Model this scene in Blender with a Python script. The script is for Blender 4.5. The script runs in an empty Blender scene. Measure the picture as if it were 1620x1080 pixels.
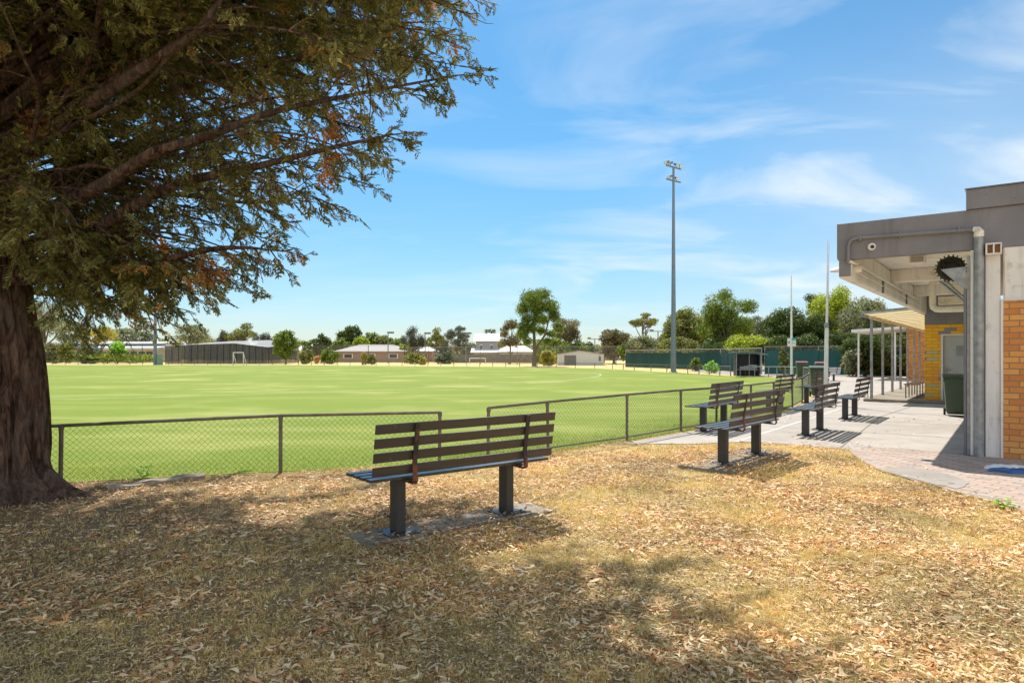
import bpy, math, random
import numpy as np
from mathutils import Vector, noise
R = math.radians
sc = bpy.context.scene
random.seed(7)
rng = np.random.default_rng(11)

# ---------------------------------------------------------------- camera, sky, sun, exposure
EYE = 1.5
F = 1040.0            # focal length in photo pixels (1620 wide)
HX, HY = 810.0, 560.0
cam_d = bpy.data.cameras.new('camera')
cam_d.sensor_width = 36.0
cam_d.lens = 36.0 * F / 1620.0
cam_d.shift_y = 20.0 / 1620.0
cam_d.clip_start = 0.05
cam_d.clip_end = 6000
cam = bpy.data.objects.new('camera', cam_d)
cam.location = (0, 0, EYE)
cam.rotation_euler = (R(90), 0, 0)
sc.collection.objects.link(cam)
sc.camera = cam

SUN_EL = R(55)
SUN_AZ = math.atan2(-.15, .99)      # clockwise from +Y
world = bpy.data.worlds.new('World')
sc.world = world
world.use_nodes = True
wn, wl = world.node_tree.nodes, world.node_tree.links
wn.clear()
def wnode(t, **k):
    n = wn.new(t)
    for a, b in k.items(): setattr(n, a, b)
    return n
w_out = wnode('ShaderNodeOutputWorld'); w_bg = wnode('ShaderNodeBackground')
w_bg.inputs['Strength'].default_value = 0.105
sky = wnode('ShaderNodeTexSky', sky_type='NISHITA', sun_disc=False)
sky.sun_elevation = SUN_EL; sky.sun_rotation = SUN_AZ
sky.air_density = 1.0; sky.dust_density = 0.35; sky.ozone_density = 2.2; sky.altitude = 0
tc = wnode('ShaderNodeTexCoord'); sep = wnode('ShaderNodeSeparateXYZ')
wl.new(tc.outputs['Generated'], sep.inputs[0])
def wmath(op, a, b=None, clamp=False):
    n = wnode('ShaderNodeMath', operation=op); n.use_clamp = clamp
    for i, v in enumerate((a, b)):
        if v is None: continue
        if isinstance(v, (int, float)): n.inputs[i].default_value = v
        else: wl.new(v, n.inputs[i])
    return n.outputs[0]
den = wmath('ADD', wmath('MAXIMUM', sep.outputs['Z'], 0.0), 0.16)
comb = wnode('ShaderNodeCombineXYZ')
wl.new(wmath('DIVIDE', sep.outputs['X'], den), comb.inputs[0]); wl.new(wmath('DIVIDE', sep.outputs['Y'], den), comb.inputs[1])
mp = wnode('ShaderNodeMapping'); mp.inputs['Rotation'].default_value = (0, 0, R(28)); mp.inputs['Scale'].default_value = (0.85, 1.45, 1); mp.inputs['Location'].default_value = (0.9, 0.35, 0)
wl.new(comb.outputs[0], mp.inputs[0])
n1 = wnode('ShaderNodeTexNoise'); n1.inputs['Scale'].default_value = 1.25; n1.inputs['Detail'].default_value = 8; n1.inputs['Roughness'].default_value = 0.54; n1.inputs['Distortion'].default_value = 0.55
wl.new(mp.outputs[0], n1.inputs['Vector'])
n2 = wnode('ShaderNodeTexNoise'); n2.inputs['Scale'].default_value = 0.42; n2.inputs['Detail'].default_value = 3
wl.new(comb.outputs[0], n2.inputs['Vector'])
cl = wnode('ShaderNodeMapRange'); cl.inputs['From Min'].default_value = 0.47; cl.inputs['From Max'].default_value = 0.86
wl.new(n1.outputs['Fac'], cl.inputs['Value'])
cl2 = wnode('ShaderNodeMapRange'); cl2.inputs['From Min'].default_value = 0.38; cl2.inputs['From Max'].default_value = 0.62
wl.new(n2.outputs['Fac'], cl2.inputs['Value'])
side = wnode('ShaderNodeMapRange', interpolation_type='SMOOTHSTEP'); side.inputs['From Min'].default_value = -.25; side.inputs['From Max'].default_value = .62; side.inputs['To Min'].default_value = .55; side.inputs['To Max'].default_value = 1.75
wl.new(sep.outputs['X'], side.inputs['Value'])
cloud0 = wmath('MULTIPLY', wmath('MULTIPLY', cl.outputs[0], side.outputs[0]), wmath('ADD', wmath('MULTIPLY', cl2.outputs[0], 0.75), 0.25), True)
back_fill = wnode('ShaderNodeMapRange', interpolation_type='SMOOTHSTEP'); back_fill.inputs['From Min'].default_value = 0.1; back_fill.inputs['From Max'].default_value = -0.6      # unseen bright cloud added behind the camera, as fill for shaded walls
wl.new(sep.outputs['Y'], back_fill.inputs['Value'])
hz1 = wnode('ShaderNodeMapRange', interpolation_type='SMOOTHSTEP'); hz1.inputs['From Min'].default_value = .05; hz1.inputs['From Max'].default_value = .62
wl.new(sep.outputs['X'], hz1.inputs['Value'])
hz2 = wnode('ShaderNodeMapRange', interpolation_type='SMOOTHSTEP'); hz2.inputs['From Min'].default_value = .52; hz2.inputs['From Max'].default_value = .12
wl.new(sep.outputs['Z'], hz2.inputs['Value'])
cloud0 = wmath('ADD', cloud0, wmath('MULTIPLY', wmath('MULTIPLY', hz1.outputs[0], hz2.outputs[0]), wmath('MULTIPLY', n1.outputs['Fac'], .85)), True)
cloud = wmath('ADD', cloud0, wmath('MULTIPLY', back_fill.outputs[0], 0.75), True)
mixc = wnode('ShaderNodeMix', data_type='RGBA')
tint = wnode('ShaderNodeMix', data_type='RGBA', blend_type='MULTIPLY'); tint.inputs['Factor'].default_value = 1.0
zr = wnode('ShaderNodeValToRGB'); e_ = zr.color_ramp.elements
while len(e_) < 5: e_.new(.5)
for el_, (p_, c_) in zip(e_, ((0, (.62, .69, .80)), (.10, (.56, .74, .84)), (.28, (.46, .82, .93)), (.55, (.42, .83, .98)), (1, (.9, 1.0, 1.0)))): el_.position = p_; el_.color = c_ + (1,)  # last stop brightens the sky overhead, out of view, for extra fill
wl.new(sep.outputs['Z'], zr.inputs[0]); wl.new(zr.outputs[0], tint.inputs['B'])
wl.new(sky.outputs[0], tint.inputs['A'])
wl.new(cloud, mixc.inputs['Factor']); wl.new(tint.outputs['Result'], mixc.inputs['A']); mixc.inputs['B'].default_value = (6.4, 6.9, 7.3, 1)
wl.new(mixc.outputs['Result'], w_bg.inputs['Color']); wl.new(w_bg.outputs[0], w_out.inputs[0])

sun_d = bpy.data.lights.new('sun', 'SUN'); sun_d.energy = 5.0; sun_d.angle = R(0.55); sun_d.color = (1.0, 0.95, 0.87)
sun = bpy.data.objects.new('sun', sun_d); sc.collection.objects.link(sun)
to_sun = Vector((math.sin(SUN_AZ) * math.cos(SUN_EL), math.cos(SUN_AZ) * math.cos(SUN_EL), math.sin(SUN_EL)))
sun.rotation_euler = to_sun.to_track_quat('Z', 'Y').to_euler()
sun.location = (0, 0, 40)
sc.view_settings.view_transform = 'Standard'; sc.view_settings.look = 'None'; sc.view_settings.exposure = 0.48; sc.view_settings.gamma = 1
sc.cycles.max_bounces = 8; sc.cycles.transparent_max_bounces = 24
sc.cycles.sample_clamp_indirect = 6

# ---------------------------------------------------------------- geometry helpers
def G(px, py, z=0.0):                       # photo pixel of a point at height z -> its place in the world
    Y = F * (EYE - z) / (py - HY)
    return Vector(((px - HX) / F * Y, Y, z))
def D(px, py, Y):                           # photo pixel of a point at distance Y
    return Vector(((px - HX) / F * Y, Y, EYE + (HY - py) / F * Y))

class MB:
    def __init__(s): s.v = []; s.f = []
    def box(s, x0, x1, y0, y1, z0, z1):
        b = len(s.v)
        s.v += [(x0,y0,z0),(x1,y0,z0),(x1,y1,z0),(x0,y1,z0),(x0,y0,z1),(x1,y0,z1),(x1,y1,z1),(x0,y1,z1)]
        s.f += [(b,b+3,b+2,b+1),(b+4,b+5,b+6,b+7),(b,b+1,b+5,b+4),(b+1,b+2,b+6,b+5),(b+2,b+3,b+7,b+6),(b+3,b,b+4,b+7)]
        return s
    def beam(s, a, c, w, h, up=(0,0,1)):
        a = Vector(a); c = Vector(c); d = (c - a).normalized(); up = Vector(up)
        if abs(d.dot(up)) > .99: up = Vector((0, 1, 0))
        sd = d.cross(up).normalized(); u = sd.cross(d)
        b = len(s.v)
        for p in (a, c):
            for i, j in ((-1,-1),(1,-1),(1,1),(-1,1)):
                s.v.append(tuple(p + sd * (i * w / 2) + u * (j * h / 2)))
        s.f += [(b,b+3,b+2,b+1),(b+4,b+5,b+6,b+7),(b,b+1,b+5,b+4),(b+1,b+2,b+6,b+5),(b+2,b+3,b+7,b+6),(b+3,b,b+4,b+7)]
        return s
    def tube(s, pts, r, n=8, cap=True):
        pts = [Vector(p) for p in pts]; k = len(pts)
        rr = [r] * k if isinstance(r, (int, float)) else list(r)
        ref = None; b0 = len(s.v)
        for i, p in enumerate(pts):
            t = (pts[min(i+1, k-1)] - pts[max(i-1, 0)]).normalized()
            if ref is None:
                ref = t.cross(Vector((0, 0, 1)))
                if ref.length < .05: ref = t.cross(Vector((0, 1, 0)))
            ref = (ref - t * ref.dot(t)).normalized(); bi = t.cross(ref)
            for j in range(n):
                a = 2 * math.pi * (j + .5) / n
                s.v.append(tuple(p + (ref * math.cos(a) + bi * math.sin(a)) * rr[i]))
        for i in range(k - 1):
            for j in range(n):
                a = b0 + i * n + j; c = b0 + i * n + (j + 1) % n
                s.f.append((a, c, c + n, a + n))
        if cap:
            s.f.append(tuple(b0 + j for j in reversed(range(n)))); s.f.append(tuple(b0 + (k-1)*n + j for j in range(n)))
        return s
    def lathe(s, prof, c=(0,0,0), n=20):
        b0 = len(s.v)
        for r, z in prof:
            for j in range(n):
                a = 2 * math.pi * j / n
                s.v.append((c[0] + r * math.cos(a), c[1] + r * math.sin(a), c[2] + z))
        for i in range(len(prof) - 1):
            for j in range(n):
                a = b0 + i*n + j; d = b0 + i*n + (j+1) % n
                s.f.append((a, d, d + n, a + n))
        s.f.append(tuple(b0 + j for j in reversed(range(n)))); s.f.append(tuple(b0 + (len(prof)-1)*n + j for j in range(n)))
        return s
    def prism(s, poly, z0, z1):
        b = len(s.v); n = len(poly)
        s.v += [(p[0], p[1], z0) for p in poly] + [(p[0], p[1], z1) for p in poly]
        s.f.append(tuple(b + i for i in reversed(range(n)))); s.f.append(tuple(b + n + i for i in range(n)))
        for i in range(n): j = (i+1) % n; s.f.append((b+i, b+j, b+n+j, b+n+i))
        return s
    def quad(s, *p):
        b = len(s.v); s.v += [tuple(q) for q in p]; s.f.append(tuple(range(b, b + len(p)))); return s
    def extrude(s, poly, vec):               # closed 3D polygon pushed along vec
        b = len(s.v); n = len(poly); vec = Vector(vec)
        s.v += [tuple(p) for p in poly] + [tuple(Vector(p) + vec) for p in poly]
        s.f.append(tuple(b + i for i in range(n))); s.f.append(tuple(b + n + i for i in reversed(range(n))))
        for i in range(n): j = (i+1) % n; s.f.append((b+i, b+n+i, b+n+j, b+j))
        return s
    def build(s, name, m, parent=None, smooth=False, bevel=0):
        me = bpy.data.meshes.new(name); me.from_pydata([tuple(v) for v in s.v], [], s.f); me.update()
        if smooth:
            me.polygons.foreach_set('use_smooth', [True] * len(me.polygons))
            me.set_sharp_from_angle(angle=R(45))
        return link(name, me, m, parent, bevel)

def link(name, me, m, parent=None, bevel=0):
    o = bpy.data.objects.new(name, me); sc.collection.objects.link(o)
    if m is not None: me.materials.append(m)
    if parent is not None: o.parent = parent
    if bevel:
        b = o.modifiers.new('bevel', 'BEVEL'); b.width = bevel; b.segments = 2; b.limit_method = 'ANGLE'
    return o
def np_mesh(name, verts, faces_tri, m, parent=None, smooth=False):     # fast mesh of triangles
    verts = np.ascontiguousarray(verts, dtype=np.float32).reshape(-1, 3); f = np.ascontiguousarray(faces_tri, dtype=np.int32).reshape(-1, 3)
    me = bpy.data.meshes.new(name)
    me.vertices.add(len(verts)); me.vertices.foreach_set('co', verts.ravel())
    me.loops.add(f.size); me.loops.foreach_set('vertex_index', f.ravel())
    me.polygons.add(len(f)); me.polygons.foreach_set('loop_start', np.arange(0, f.size, 3, dtype=np.int32))
    if smooth: me.polygons.foreach_set('use_smooth', np.ones(len(f), dtype=bool))
    me.update(); me.validate()
    return link(name, me, m, parent)
def tag(o, label=None, cat=None, group=None, kind=None):
    if label: o['label'] = label
    if cat: o['category'] = cat
    if group: o['group'] = group
    if kind: o['kind'] = kind
    return o
def empty(name, loc=(0,0,0), rz=0.0, label=None, cat=None, group=None):
    o = bpy.data.objects.new(name, None); sc.collection.objects.link(o); o.location = loc; o.rotation_euler = (0, 0, rz)
    return tag(o, label, cat, group)
def copy_tree(o, parent=None):
    c = o.copy(); sc.collection.objects.link(c); c.parent = parent
    for ch in list(o.children): copy_tree(ch, c)
    return c

# ---------------------------------------------------------------- materials
class NT:
    def __init__(s, name):
        s.m = bpy.data.materials.new(name); s.m.use_nodes = True; s.n = s.m.node_tree.nodes; s.l = s.m.node_tree.links
        s.p = s.n['Principled BSDF']; s.out = s.n['Material Output']
    def new(s, t, **k):
        x = s.n.new(t)
        for a, b in k.items(): setattr(x, a, b)
        return x
    def coord(s, kind='Object', scale=(1,1,1), rot=(0,0,0)):
        c = s.new('ShaderNodeTexCoord'); m = s.new('ShaderNodeMapping')
        m.inputs['Scale'].default_value = scale; m.inputs['Rotation'].default_value = rot
        s.l.new(c.outputs[kind], m.inputs[0]); return m.outputs[0]
    def noise(s, vec, scale, detail=4, rough=.55, dist=0):
        x = s.new('ShaderNodeTexNoise'); x.inputs['Scale'].default_value = scale; x.inputs['Detail'].default_value = detail
        x.inputs['Roughness'].default_value = rough; x.inputs['Distortion'].default_value = dist
        if vec is not None: s.l.new(vec, x.inputs['Vector'])
        return x.outputs['Fac']
    def rng(s, v, a, b, c=0., d=1.):
        x = s.new('ShaderNodeMapRange'); x.inputs['From Min'].default_value = a; x.inputs['From Max'].default_value = b
        x.inputs['To Min'].default_value = c; x.inputs['To Max'].default_value = d; s.l.new(v, x.inputs['Value']); return x.outputs[0]
    def mix(s, f, a, b, mode='MIX'):
        x = s.new('ShaderNodeMix', data_type='RGBA', blend_type=mode)
        for k, v in (('Factor', f), ('A', a), ('B', b)):
            if isinstance(v, (int, float)): x.inputs[k].default_value = v
            elif isinstance(v, tuple): x.inputs[k].default_value = v + (1,) if len(v) == 3 else v
            else: s.l.new(v, x.inputs[k])
        return x.outputs['Result']
    def ramp(s, v, stops, interp='LINEAR'):
        x = s.new('ShaderNodeValToRGB'); e = x.color_ramp.elements; x.color_ramp.interpolation = interp
        while len(e) < len(stops): e.new(0.5)
        for el, (p, c) in zip(e, stops): el.position = p; el.color = c + (1,)
        s.l.new(v, x.inputs[0]); return x.outputs[0]
    def mul(s, a, b):
        x = s.new('ShaderNodeMath', operation='MULTIPLY')
        for i, v in enumerate((a, b)):
            if isinstance(v, (int, float)): x.inputs[i].default_value = v
            else: s.l.new(v, x.inputs[i])
        return x.outputs[0]
    def bump(s, h, strength=.3, dist=.01):
        x = s.new('ShaderNodeBump'); x.inputs['Strength'].default_value = strength; x.inputs['Distance'].default_value = dist
        s.l.new(h, x.inputs['Height']); s.l.new(x.outputs[0], s.p.inputs['Normal'])
    def set(s, base=None, rough=None, metal=None, spec=None):
        for k, v in (('Base Color', base), ('Roughness', rough), ('Metallic', metal), ('Specular IOR Level', spec)):
            if v is None: continue
            if isinstance(v, (int, float)): s.p.inputs[k].default_value = v
            elif isinstance(v, tuple): s.p.inputs[k].default_value = v + (1,)
            else: s.l.new(v, s.p.inputs[k])
        return s

def simple(name, col, rough=.6, metal=0., var=.18, scale=3., bump=.15, bscale=60., spec=.5, dirt=None, streak=0):
    t = NT(name); v = t.coord()
    n = t.noise(v, scale, 5)
    lo = tuple(c * (1 - var) for c in col); hi = tuple(min(1, c * (1 + var)) for c in col)
    c = t.ramp(n, [(.3, lo), (.7, hi)])
    if dirt: c = t.mix(t.rng(t.noise(v, scale * 2.3, 6, .7), .55, .72), c, dirt)
    if streak:
        vs = t.coord(scale=(1, 1, .07)); c = t.mix(t.mul(t.rng(t.noise(vs, 7, 5, .7), .50, .75), streak), c, t.mix(1., c, (.45, .40, .34), 'MULTIPLY'))
    t.set(c, t.rng(n, .3, .7, rough - .06, rough + .06), metal, spec)
    if bump: t.bump(t.noise(v, bscale, 3), bump, .004)
    return t.m

M = {}
M['paint'] = simple('brown_paint', (.082, .060, .047), .45, var=.2, scale=5, bump=.12, bscale=90, dirt=(.07, .055, .045))
def mat_slat():
    t = NT('brown_slat_paint'); oi = t.new('ShaderNodeObjectInfo'); v = t.coord(scale=(.12, 3, 3)); g = t.noise(v, 12, 6, .7)
    c = t.ramp(g, [(.3, (.052, .038, .030)), (.55, (.078, .057, .045)), (.75, (.105, .08, .064))])
    c = t.mix(t.rng(oi.outputs['Random'], 0, 1, 0, .5), c, (.05, .043, .04)); c = t.mix(t.rng(t.noise(t.coord(), 7, 6, .75), .60, .70, 0, .5), c, (.19, .165, .14))
    t.set(c, t.rng(g, .3, .7, .38, .6)); t.bump(g, .35, .004); return t.m
M['paint'] = mat_slat()
M['seat_paint'] = simple('seat_paint', (.05, .047, .047), .30, var=.25, scale=6, bump=.10, bscale=80, dirt=(.10, .09, .085))
M['leg_paint'] = simple('leg_paint', (.045, .042, .042), .45, var=.2, scale=5)
def rust():
    t = NT('rusty_steel'); v = t.coord()
    f = t.rng(t.noise(t.coord(), 9, 5, .75), .50, .56)
    t.set(t.mix(f, (.04, .03, .027), t.ramp(t.noise(v, 60, 3), [(.3, (.13, .035, .015)), (.7, (.26, .09, .035))])), .75); t.bump(t.noise(v, 90), .4, .003); return t.m
M['rust'] = rust()
M['galv'] = simple('galvanised_steel', (.32, .33, .34), .5, .55, var=.3, scale=9, bump=.1)
M['fence_rail'] = simple('weathered_pipe', (.17, .15, .125), .6, .3, var=.35, scale=8, bump=.15, dirt=(.22, .15, .10))
M['fence_post'] = simple('weathered_post', (.18, .15, .12), .65, .2, var=.3, scale=8, bump=.2, dirt=(.09, .075, .06))
M['wire'] = simple('fence_wire', (.11, .11, .09), .55, .4, var=.2, bump=0)
M['pole'] = simple('light_pole_steel', (.20, .24, .29), .5, .5, var=.12, scale=2)
M['white'] = simple('white_paint', (.82, .79, .77), .5, var=.06, scale=2, bump=.1, dirt=(.55, .52, .47), streak=.5)
M['cream'] = simple('cream_concrete', (.86, .79, .70), .75, var=.08, scale=1.6, bump=.3, bscale=25, dirt=(.50, .43, .35), streak=.45)
M['darkgrey'] = simple('dark_grey_steel', (.17, .17, .185), .45, .3, var=.15)
M['black'] = simple('black_plastic', (.012, .012, .014), .5, var=.2)
M['glass'] = simple('dark_glass', (.03, .04, .05), .12, var=.1, bump=0)
M['timber'] = simple('brown_timber', (.38, .19, .08), .6, var=.3, scale=9)
M['binplastic'] = simple('green_bin_plastic', (.055, .085, .045), .45, var=.15)
M['redlid'] = simple('dark_red_plastic', (.20, .05, .05), .5, var=.15)
M['navy'] = simple('navy_sheet', (.015, .018, .035), .5, var=.2)
M['tan'] = simple('tan_beam', (.55, .44, .28), .6)
M['yellow'] = simple('yellow_paint', (.72, .52, .10), .6)
M['blue'] = simple('blue_vinyl', (.01, .10, .30), .4)
M['rope'] = simple('orange_rope', (.62, .36, .10), .7)
M['log'] = simple('grey_log', (.27, .22, .17), .85, var=.35, scale=7, bump=.6, bscale=30)

def grey_render():
    t = NT('grey_render'); v = t.coord()
    n = t.noise(v, 1.3, 4)
    base = t.ramp(n, [(.3, (.205, .198, .225)), (.7, (.26, .25, .28))])
    vo = t.new('ShaderNodeTexVoronoi'); vo.inputs['Scale'].default_value = 9; t.l.new(v, vo.inputs['Vector'])
    hole = t.mul(t.rng(vo.outputs['Distance'], .035, .09, 1, 0), t.rng(t.noise(v, 5), .5, .56))
    vs = t.coord(scale=(1, 1, .10)); base = t.mix(t.rng(t.noise(vs, 5, 6, .7), .48, .75, 0, .45), base, (.11, .10, .105)); base = t.mix(t.rng(t.noise(v, 2.5, 7, .75), .54, .75, 0, .4), base, (.34, .32, .33))
    t.set(t.mix(hole, base, (.03, .028, .03)), .85); t.bump(t.noise(v, 45, 5, .7), .45, .006); return t.m
M['grey'] = grey_render()
def brick(name, cols, mortar, bw, bh, ms, rot=(R(90), 0, 0), rough=.75, kind='wall'):
    t = NT(name); v = t.coord(rot=rot)
    b = t.new('ShaderNodeTexBrick'); b.inputs['Scale'].default_value = 1; b.inputs['Brick Width'].default_value = bw; b.inputs['Row Height'].default_value = bh
    b.inputs['Mortar Size'].default_value = ms; b.inputs['Mortar Smooth'].default_value = .2; b.inputs['Color1'].default_value = (0, 0, 0, 1); b.inputs['Color2'].default_value = (1, 1, 1, 1)
    b.inputs['Mortar'].default_value = (0, 0, 0, 1); b.inputs['Bias'].default_value = 0
    t.l.new(v, b.inputs['Vector'])
    c = t.ramp(b.outputs['Color'], cols, 'CONSTANT' if kind == 'glazed' else 'LINEAR')
    n = t.noise(v, 22, 5, .65)
    c = t.mix(t.rng(n, .3, .75, 0, .35), c, t.mix(1., c, (.62, .55, .5), 'MULTIPLY'))
    c = t.mix(b.outputs['Fac'], c, mortar)
    t.set(c, rough); 
    h = t.new('ShaderNodeMath', operation='SUBTRACT'); t.l.new(t.mul(n, .3), h.inputs[0]); t.l.new(b.outputs['Fac'], h.inputs[1]); t.bump(h.outputs[0], .7, .008)
    return t.m
M['brick'] = brick('orange_brick', [(0, (.62, .23, .06)), (.5, (.74, .31, .08)), (1, (.82, .41, .12))], (.34, .19, .10), .235, .086, .008)
M['glazed'] = brick('glazed_yellow_brick', [(0, (.95, .40, .003)), (.22, (.97, .47, .003)), (.45, (.98, .52, .004)), (.68, (.95, .34, .004)), (.80, (.27, .24, .32)), (.90, (.55, .52, .26))], (.48, .24, .04), .31, .10, .006, rough=.35, kind='glazed')

def mat_ground():
    t = NT('dry_ground'); v = t.coord()
    big = t.noise(v, .55, 5, .6); mid = t.noise(v, 5, 5, .65); fine = t.noise(v, 70, 4, .7)
    straw = t.ramp(fine, [(.32, (.30, .18, .06)), (.44, (.66, .45, .17)), (.60, (.92, .72, .34))])
    green = t.ramp(fine, [(.3, (.12, .13, .035)), (.7, (.36, .36, .12))])
    dirt = t.ramp(fine, [(.3, (.16, .085, .05)), (.7, (.38, .225, .145))])
    c = t.mix(t.rng(mid, .52, .68, 0, .45), straw, green)
    c = t.mix(t.rng(big, .64, .72, 0, .5), c, dirt)
    # worn earth round the tree and under the benches
    geo = t.new('ShaderNodeNewGeometry')
    def near(x, y, r0, r1):
        d = t.new('ShaderNodeVectorMath', operation='DISTANCE'); t.l.new(geo.outputs['Position'], d.inputs[0]); d.inputs[1].default_value = (x, y, 0)
        return t.rng(t.mul(d.outputs['Value'], t.rng(mid, .3, .7, .75, 1.3)), r0, r1, 1, 0)
    for (x, y, r0, r1) in ((-5.2, 5.4, 2.0, 6.4), (-1.0, 6.3, .4, 1.2), (-.2, 6.9, .3, .8), (2.2, 9.2, .3, .8), (7.2, 8.9, .3, 1.0)):
        c = t.mix(t.mul(near(x, y, r0, r1), .8), c, dirt)
    t.set(c, .95, spec=.2); t.bump(t.noise(v, 34, 6, .8), 1., .05); return t.m
M['ground'] = mat_ground()
def mat_turf():
    t = NT('oval_turf'); v = t.coord(rot=(0, 0, R(8)), scale=(.10, .75, 1)); w = t.coord()
    bands = t.noise(v, 1.0, 5, .65); patch = t.noise(w, .22, 4); fine = t.noise(w, 26, 5, .75)
    c = t.ramp(fine, [(.3, (.115, .165, .016)), (.55, (.19, .24, .028)), (.75, (.28, .32, .052))])
    c = t.mix(t.rng(bands, .50, .70, 0, .4), c, (.38, .40, .12))
    c = t.mix(t.rng(patch, .50, .68, 0, .45), c, (.44, .43, .14))
    c = t.mix(t.rng(bands, .50, .32, 0, .35), c, (.15, .25, .022))
    geo = t.new('ShaderNodeNewGeometry'); s = t.new('ShaderNodeSeparateXYZ'); t.l.new(geo.outputs['Position'], s.inputs[0])
    vor = t.noise(t.coord(rot=(0, 0, R(8)), scale=(.35, 3.2, 1)), 1., 6, .7)
    c = t.mix(t.rng(vor, .56, .74, 0, .32), c, (.44, .46, .17)); c = t.mix(t.rng(vor, .44, .30, 0, .35), c, (.13, .22, .02))
    t.set(c, .9, spec=.15)
    t.bump(fine, .6, .015); return t.m
M['turf'] = mat_turf()
def mat_conc(name, a, b, dirt, sc_=1.):
    t = NT(name); v = t.coord()
    c = t.ramp(t.noise(v, .8 * sc_, 6, .6), [(.3, a), (.7, b)])
    c = t.mix(t.rng(t.noise(v, 2.2, 8, .75, .6), .50, .68, 0, .75), c, dirt)
    c = t.mix(t.rng(t.noise(v, .35, 3), .52, .60, 0, .35), c, dirt)
    c = t.mix(t.rng(t.noise(v, 160, 2), .35, .7, 0, .25), c, dirt)
    t.set(c, .9, spec=.25); t.bump(t.noise(v, 90, 4, .7), .35, .005); return t.m
M['concrete'] = mat_conc('path_concrete', (.37, .335, .295), (.465, .425, .38), (.30, .255, .21))
M['pad'] = mat_conc('pad_concrete', (.22, .19, .15), (.36, .32, .25), (.15, .12, .085), 3)
M['joint'] = simple('joint_filler', (.16, .13, .10), .9)
M['linepaint'] = simple('line_paint', (.68, .66, .60), .8, var=.2, scale=8)
M['paver'] = brick('brick_paver', [(0, (.30, .26, .235)), (.35, (.42, .31, .25)), (.6, (.47, .345, .275)), (1, (.42, .37, .32))], (.25, .20, .16), .23, .115, .009, rot=(0, 0, R(52)), rough=.9)

def mat_leaf(name, stops, transl=.25, rough=.6, patch=None):
    t = NT(name); g = t.new('ShaderNodeNewGeometry')
    c = t.ramp(g.outputs['Random Per Island'], stops)
    v = t.coord()
    c = t.mix(t.rng(t.noise(v, .9, 3), .35, .65), t.mix(1., c, (.72, .75, .7), 'MULTIPLY'), t.mix(1., c, (1.25, 1.2, 1.1), 'MULTIPLY'))
    if patch:
        c = t.mix(t.rng(t.noise(v, patch[0], 3, .6), patch[1], patch[1] + .03), c, t.ramp(g.outputs['Random Per Island'], patch[2]))
    t.set(c, rough, spec=.25)
    tr = t.new('ShaderNodeBsdfTranslucent'); t.l.new(c, tr.inputs[0]); ms = t.new('ShaderNodeMixShader'); ms.inputs[0].default_value = transl
    t.l.new(t.p.outputs[0], ms.inputs[1]); t.l.new(tr.outputs[0], ms.inputs[2]); t.l.new(ms.outputs[0], t.out.inputs[0])
    return t.m
def foliage(name, c, k=.35):
    d = tuple(x * (1 - k) for x in c); h = tuple(x * (1 + k * 1.3) for x in c)
    c = tuple(x * 1.55 for x in c); d = tuple(x * 1.5 for x in d); h = tuple(x * 1.8 for x in h)
    return mat_leaf(name, [(0, d), (.5, c), (1, h)], .42)
FOL = {
 'dark': foliage('dark_leaves', (.058, .082, .020)), 'mid': foliage('mid_green_leaves', (.115, .155, .026)), 'lime': foliage('lime_leaves', (.24, .28, .03)),
 'olive': foliage('olive_leaves', (.145, .155, .042)), 'grey': foliage('grey_green_leaves', (.11, .135, .085)), 'brown': foliage('brown_green_leaves', (.13, .115, .062)),
 'gold': foliage('golden_leaves', (.28, .25, .05)), 'cas': foliage('needle_leaves', (.07, .078, .058)), 'bright': foliage('bright_leaves', (.22, .38, .05)), 'orange': foliage('orange_leaves', (.42, .24, .12)), 'silver': foliage('silver_leaves', (.17, .18, .10))}
M['cypress'] = mat_leaf('cypress_sprays', [(0, (.12, .125, .040)), (.45, (.21, .21, .066)), (.8, (.32, .27, .10)), (1, (.50, .46, .20))], .40,
                        patch=(1.5, .61, [(0, (.38, .15, .04)), (1, (.75, .36, .12))]))
M['litter'] = mat_leaf('fallen_leaves', [(0, (.20, .09, .04)), (.16, (.42, .20, .08)), (.40, (.64, .40, .20)), (.66, (.84, .62, .38)), (.86, (.90, .74, .54)), (.93, (.52, .20, .08)), (1, (.66, .31, .11))], .15, .7)
M['crumbs'] = mat_leaf('bark_crumbs', [(0, (.15, .085, .04)), (.4, (.38, .25, .13)), (.7, (.62, .46, .26)), (1, (.84, .68, .43))], .05, .8)
M['straw'] = mat_leaf('dry_grass_blades', [(0, (.42, .25, .08)), (.22, (.78, .55, .20)), (.70, (.96, .77, .37)), (.92, (.74, .62, .20)), (1, (.32, .38, .08))], .25, .7)
M['turfblade'] = mat_leaf('turf_blades', [(0, (.15, .22, .03)), (.6, (.25, .33, .055)), (1, (.40, .45, .12))], .3, .7)
def mat_bark(name, stops, zs=.2):
    t = NT(name); v = t.coord(scale=(1, 1, zs))
    n = t.noise(v, 13, 9, .75, 1.1); n2 = t.noise(t.coord(), 3, 4)
    c = t.ramp(n, stops); c = t.mix(t.rng(n2, .4, .7, 0, .5), c, (.24, .20, .17))
    t.set(c, .95, spec=.1); t.bump(n, 1., .12); return t.m
M['bark'] = mat_bark('cypress_bark', [(.38, (.030, .017, .012)), (.47, (.13, .070, .048)), (.56, (.26, .16, .115)), (.70, (.46, .34, .27))])
M['gumbark'] = mat_bark('grey_bark', [(.3, (.10, .08, .06)), (.7, (.26, .22, .17))])
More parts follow.
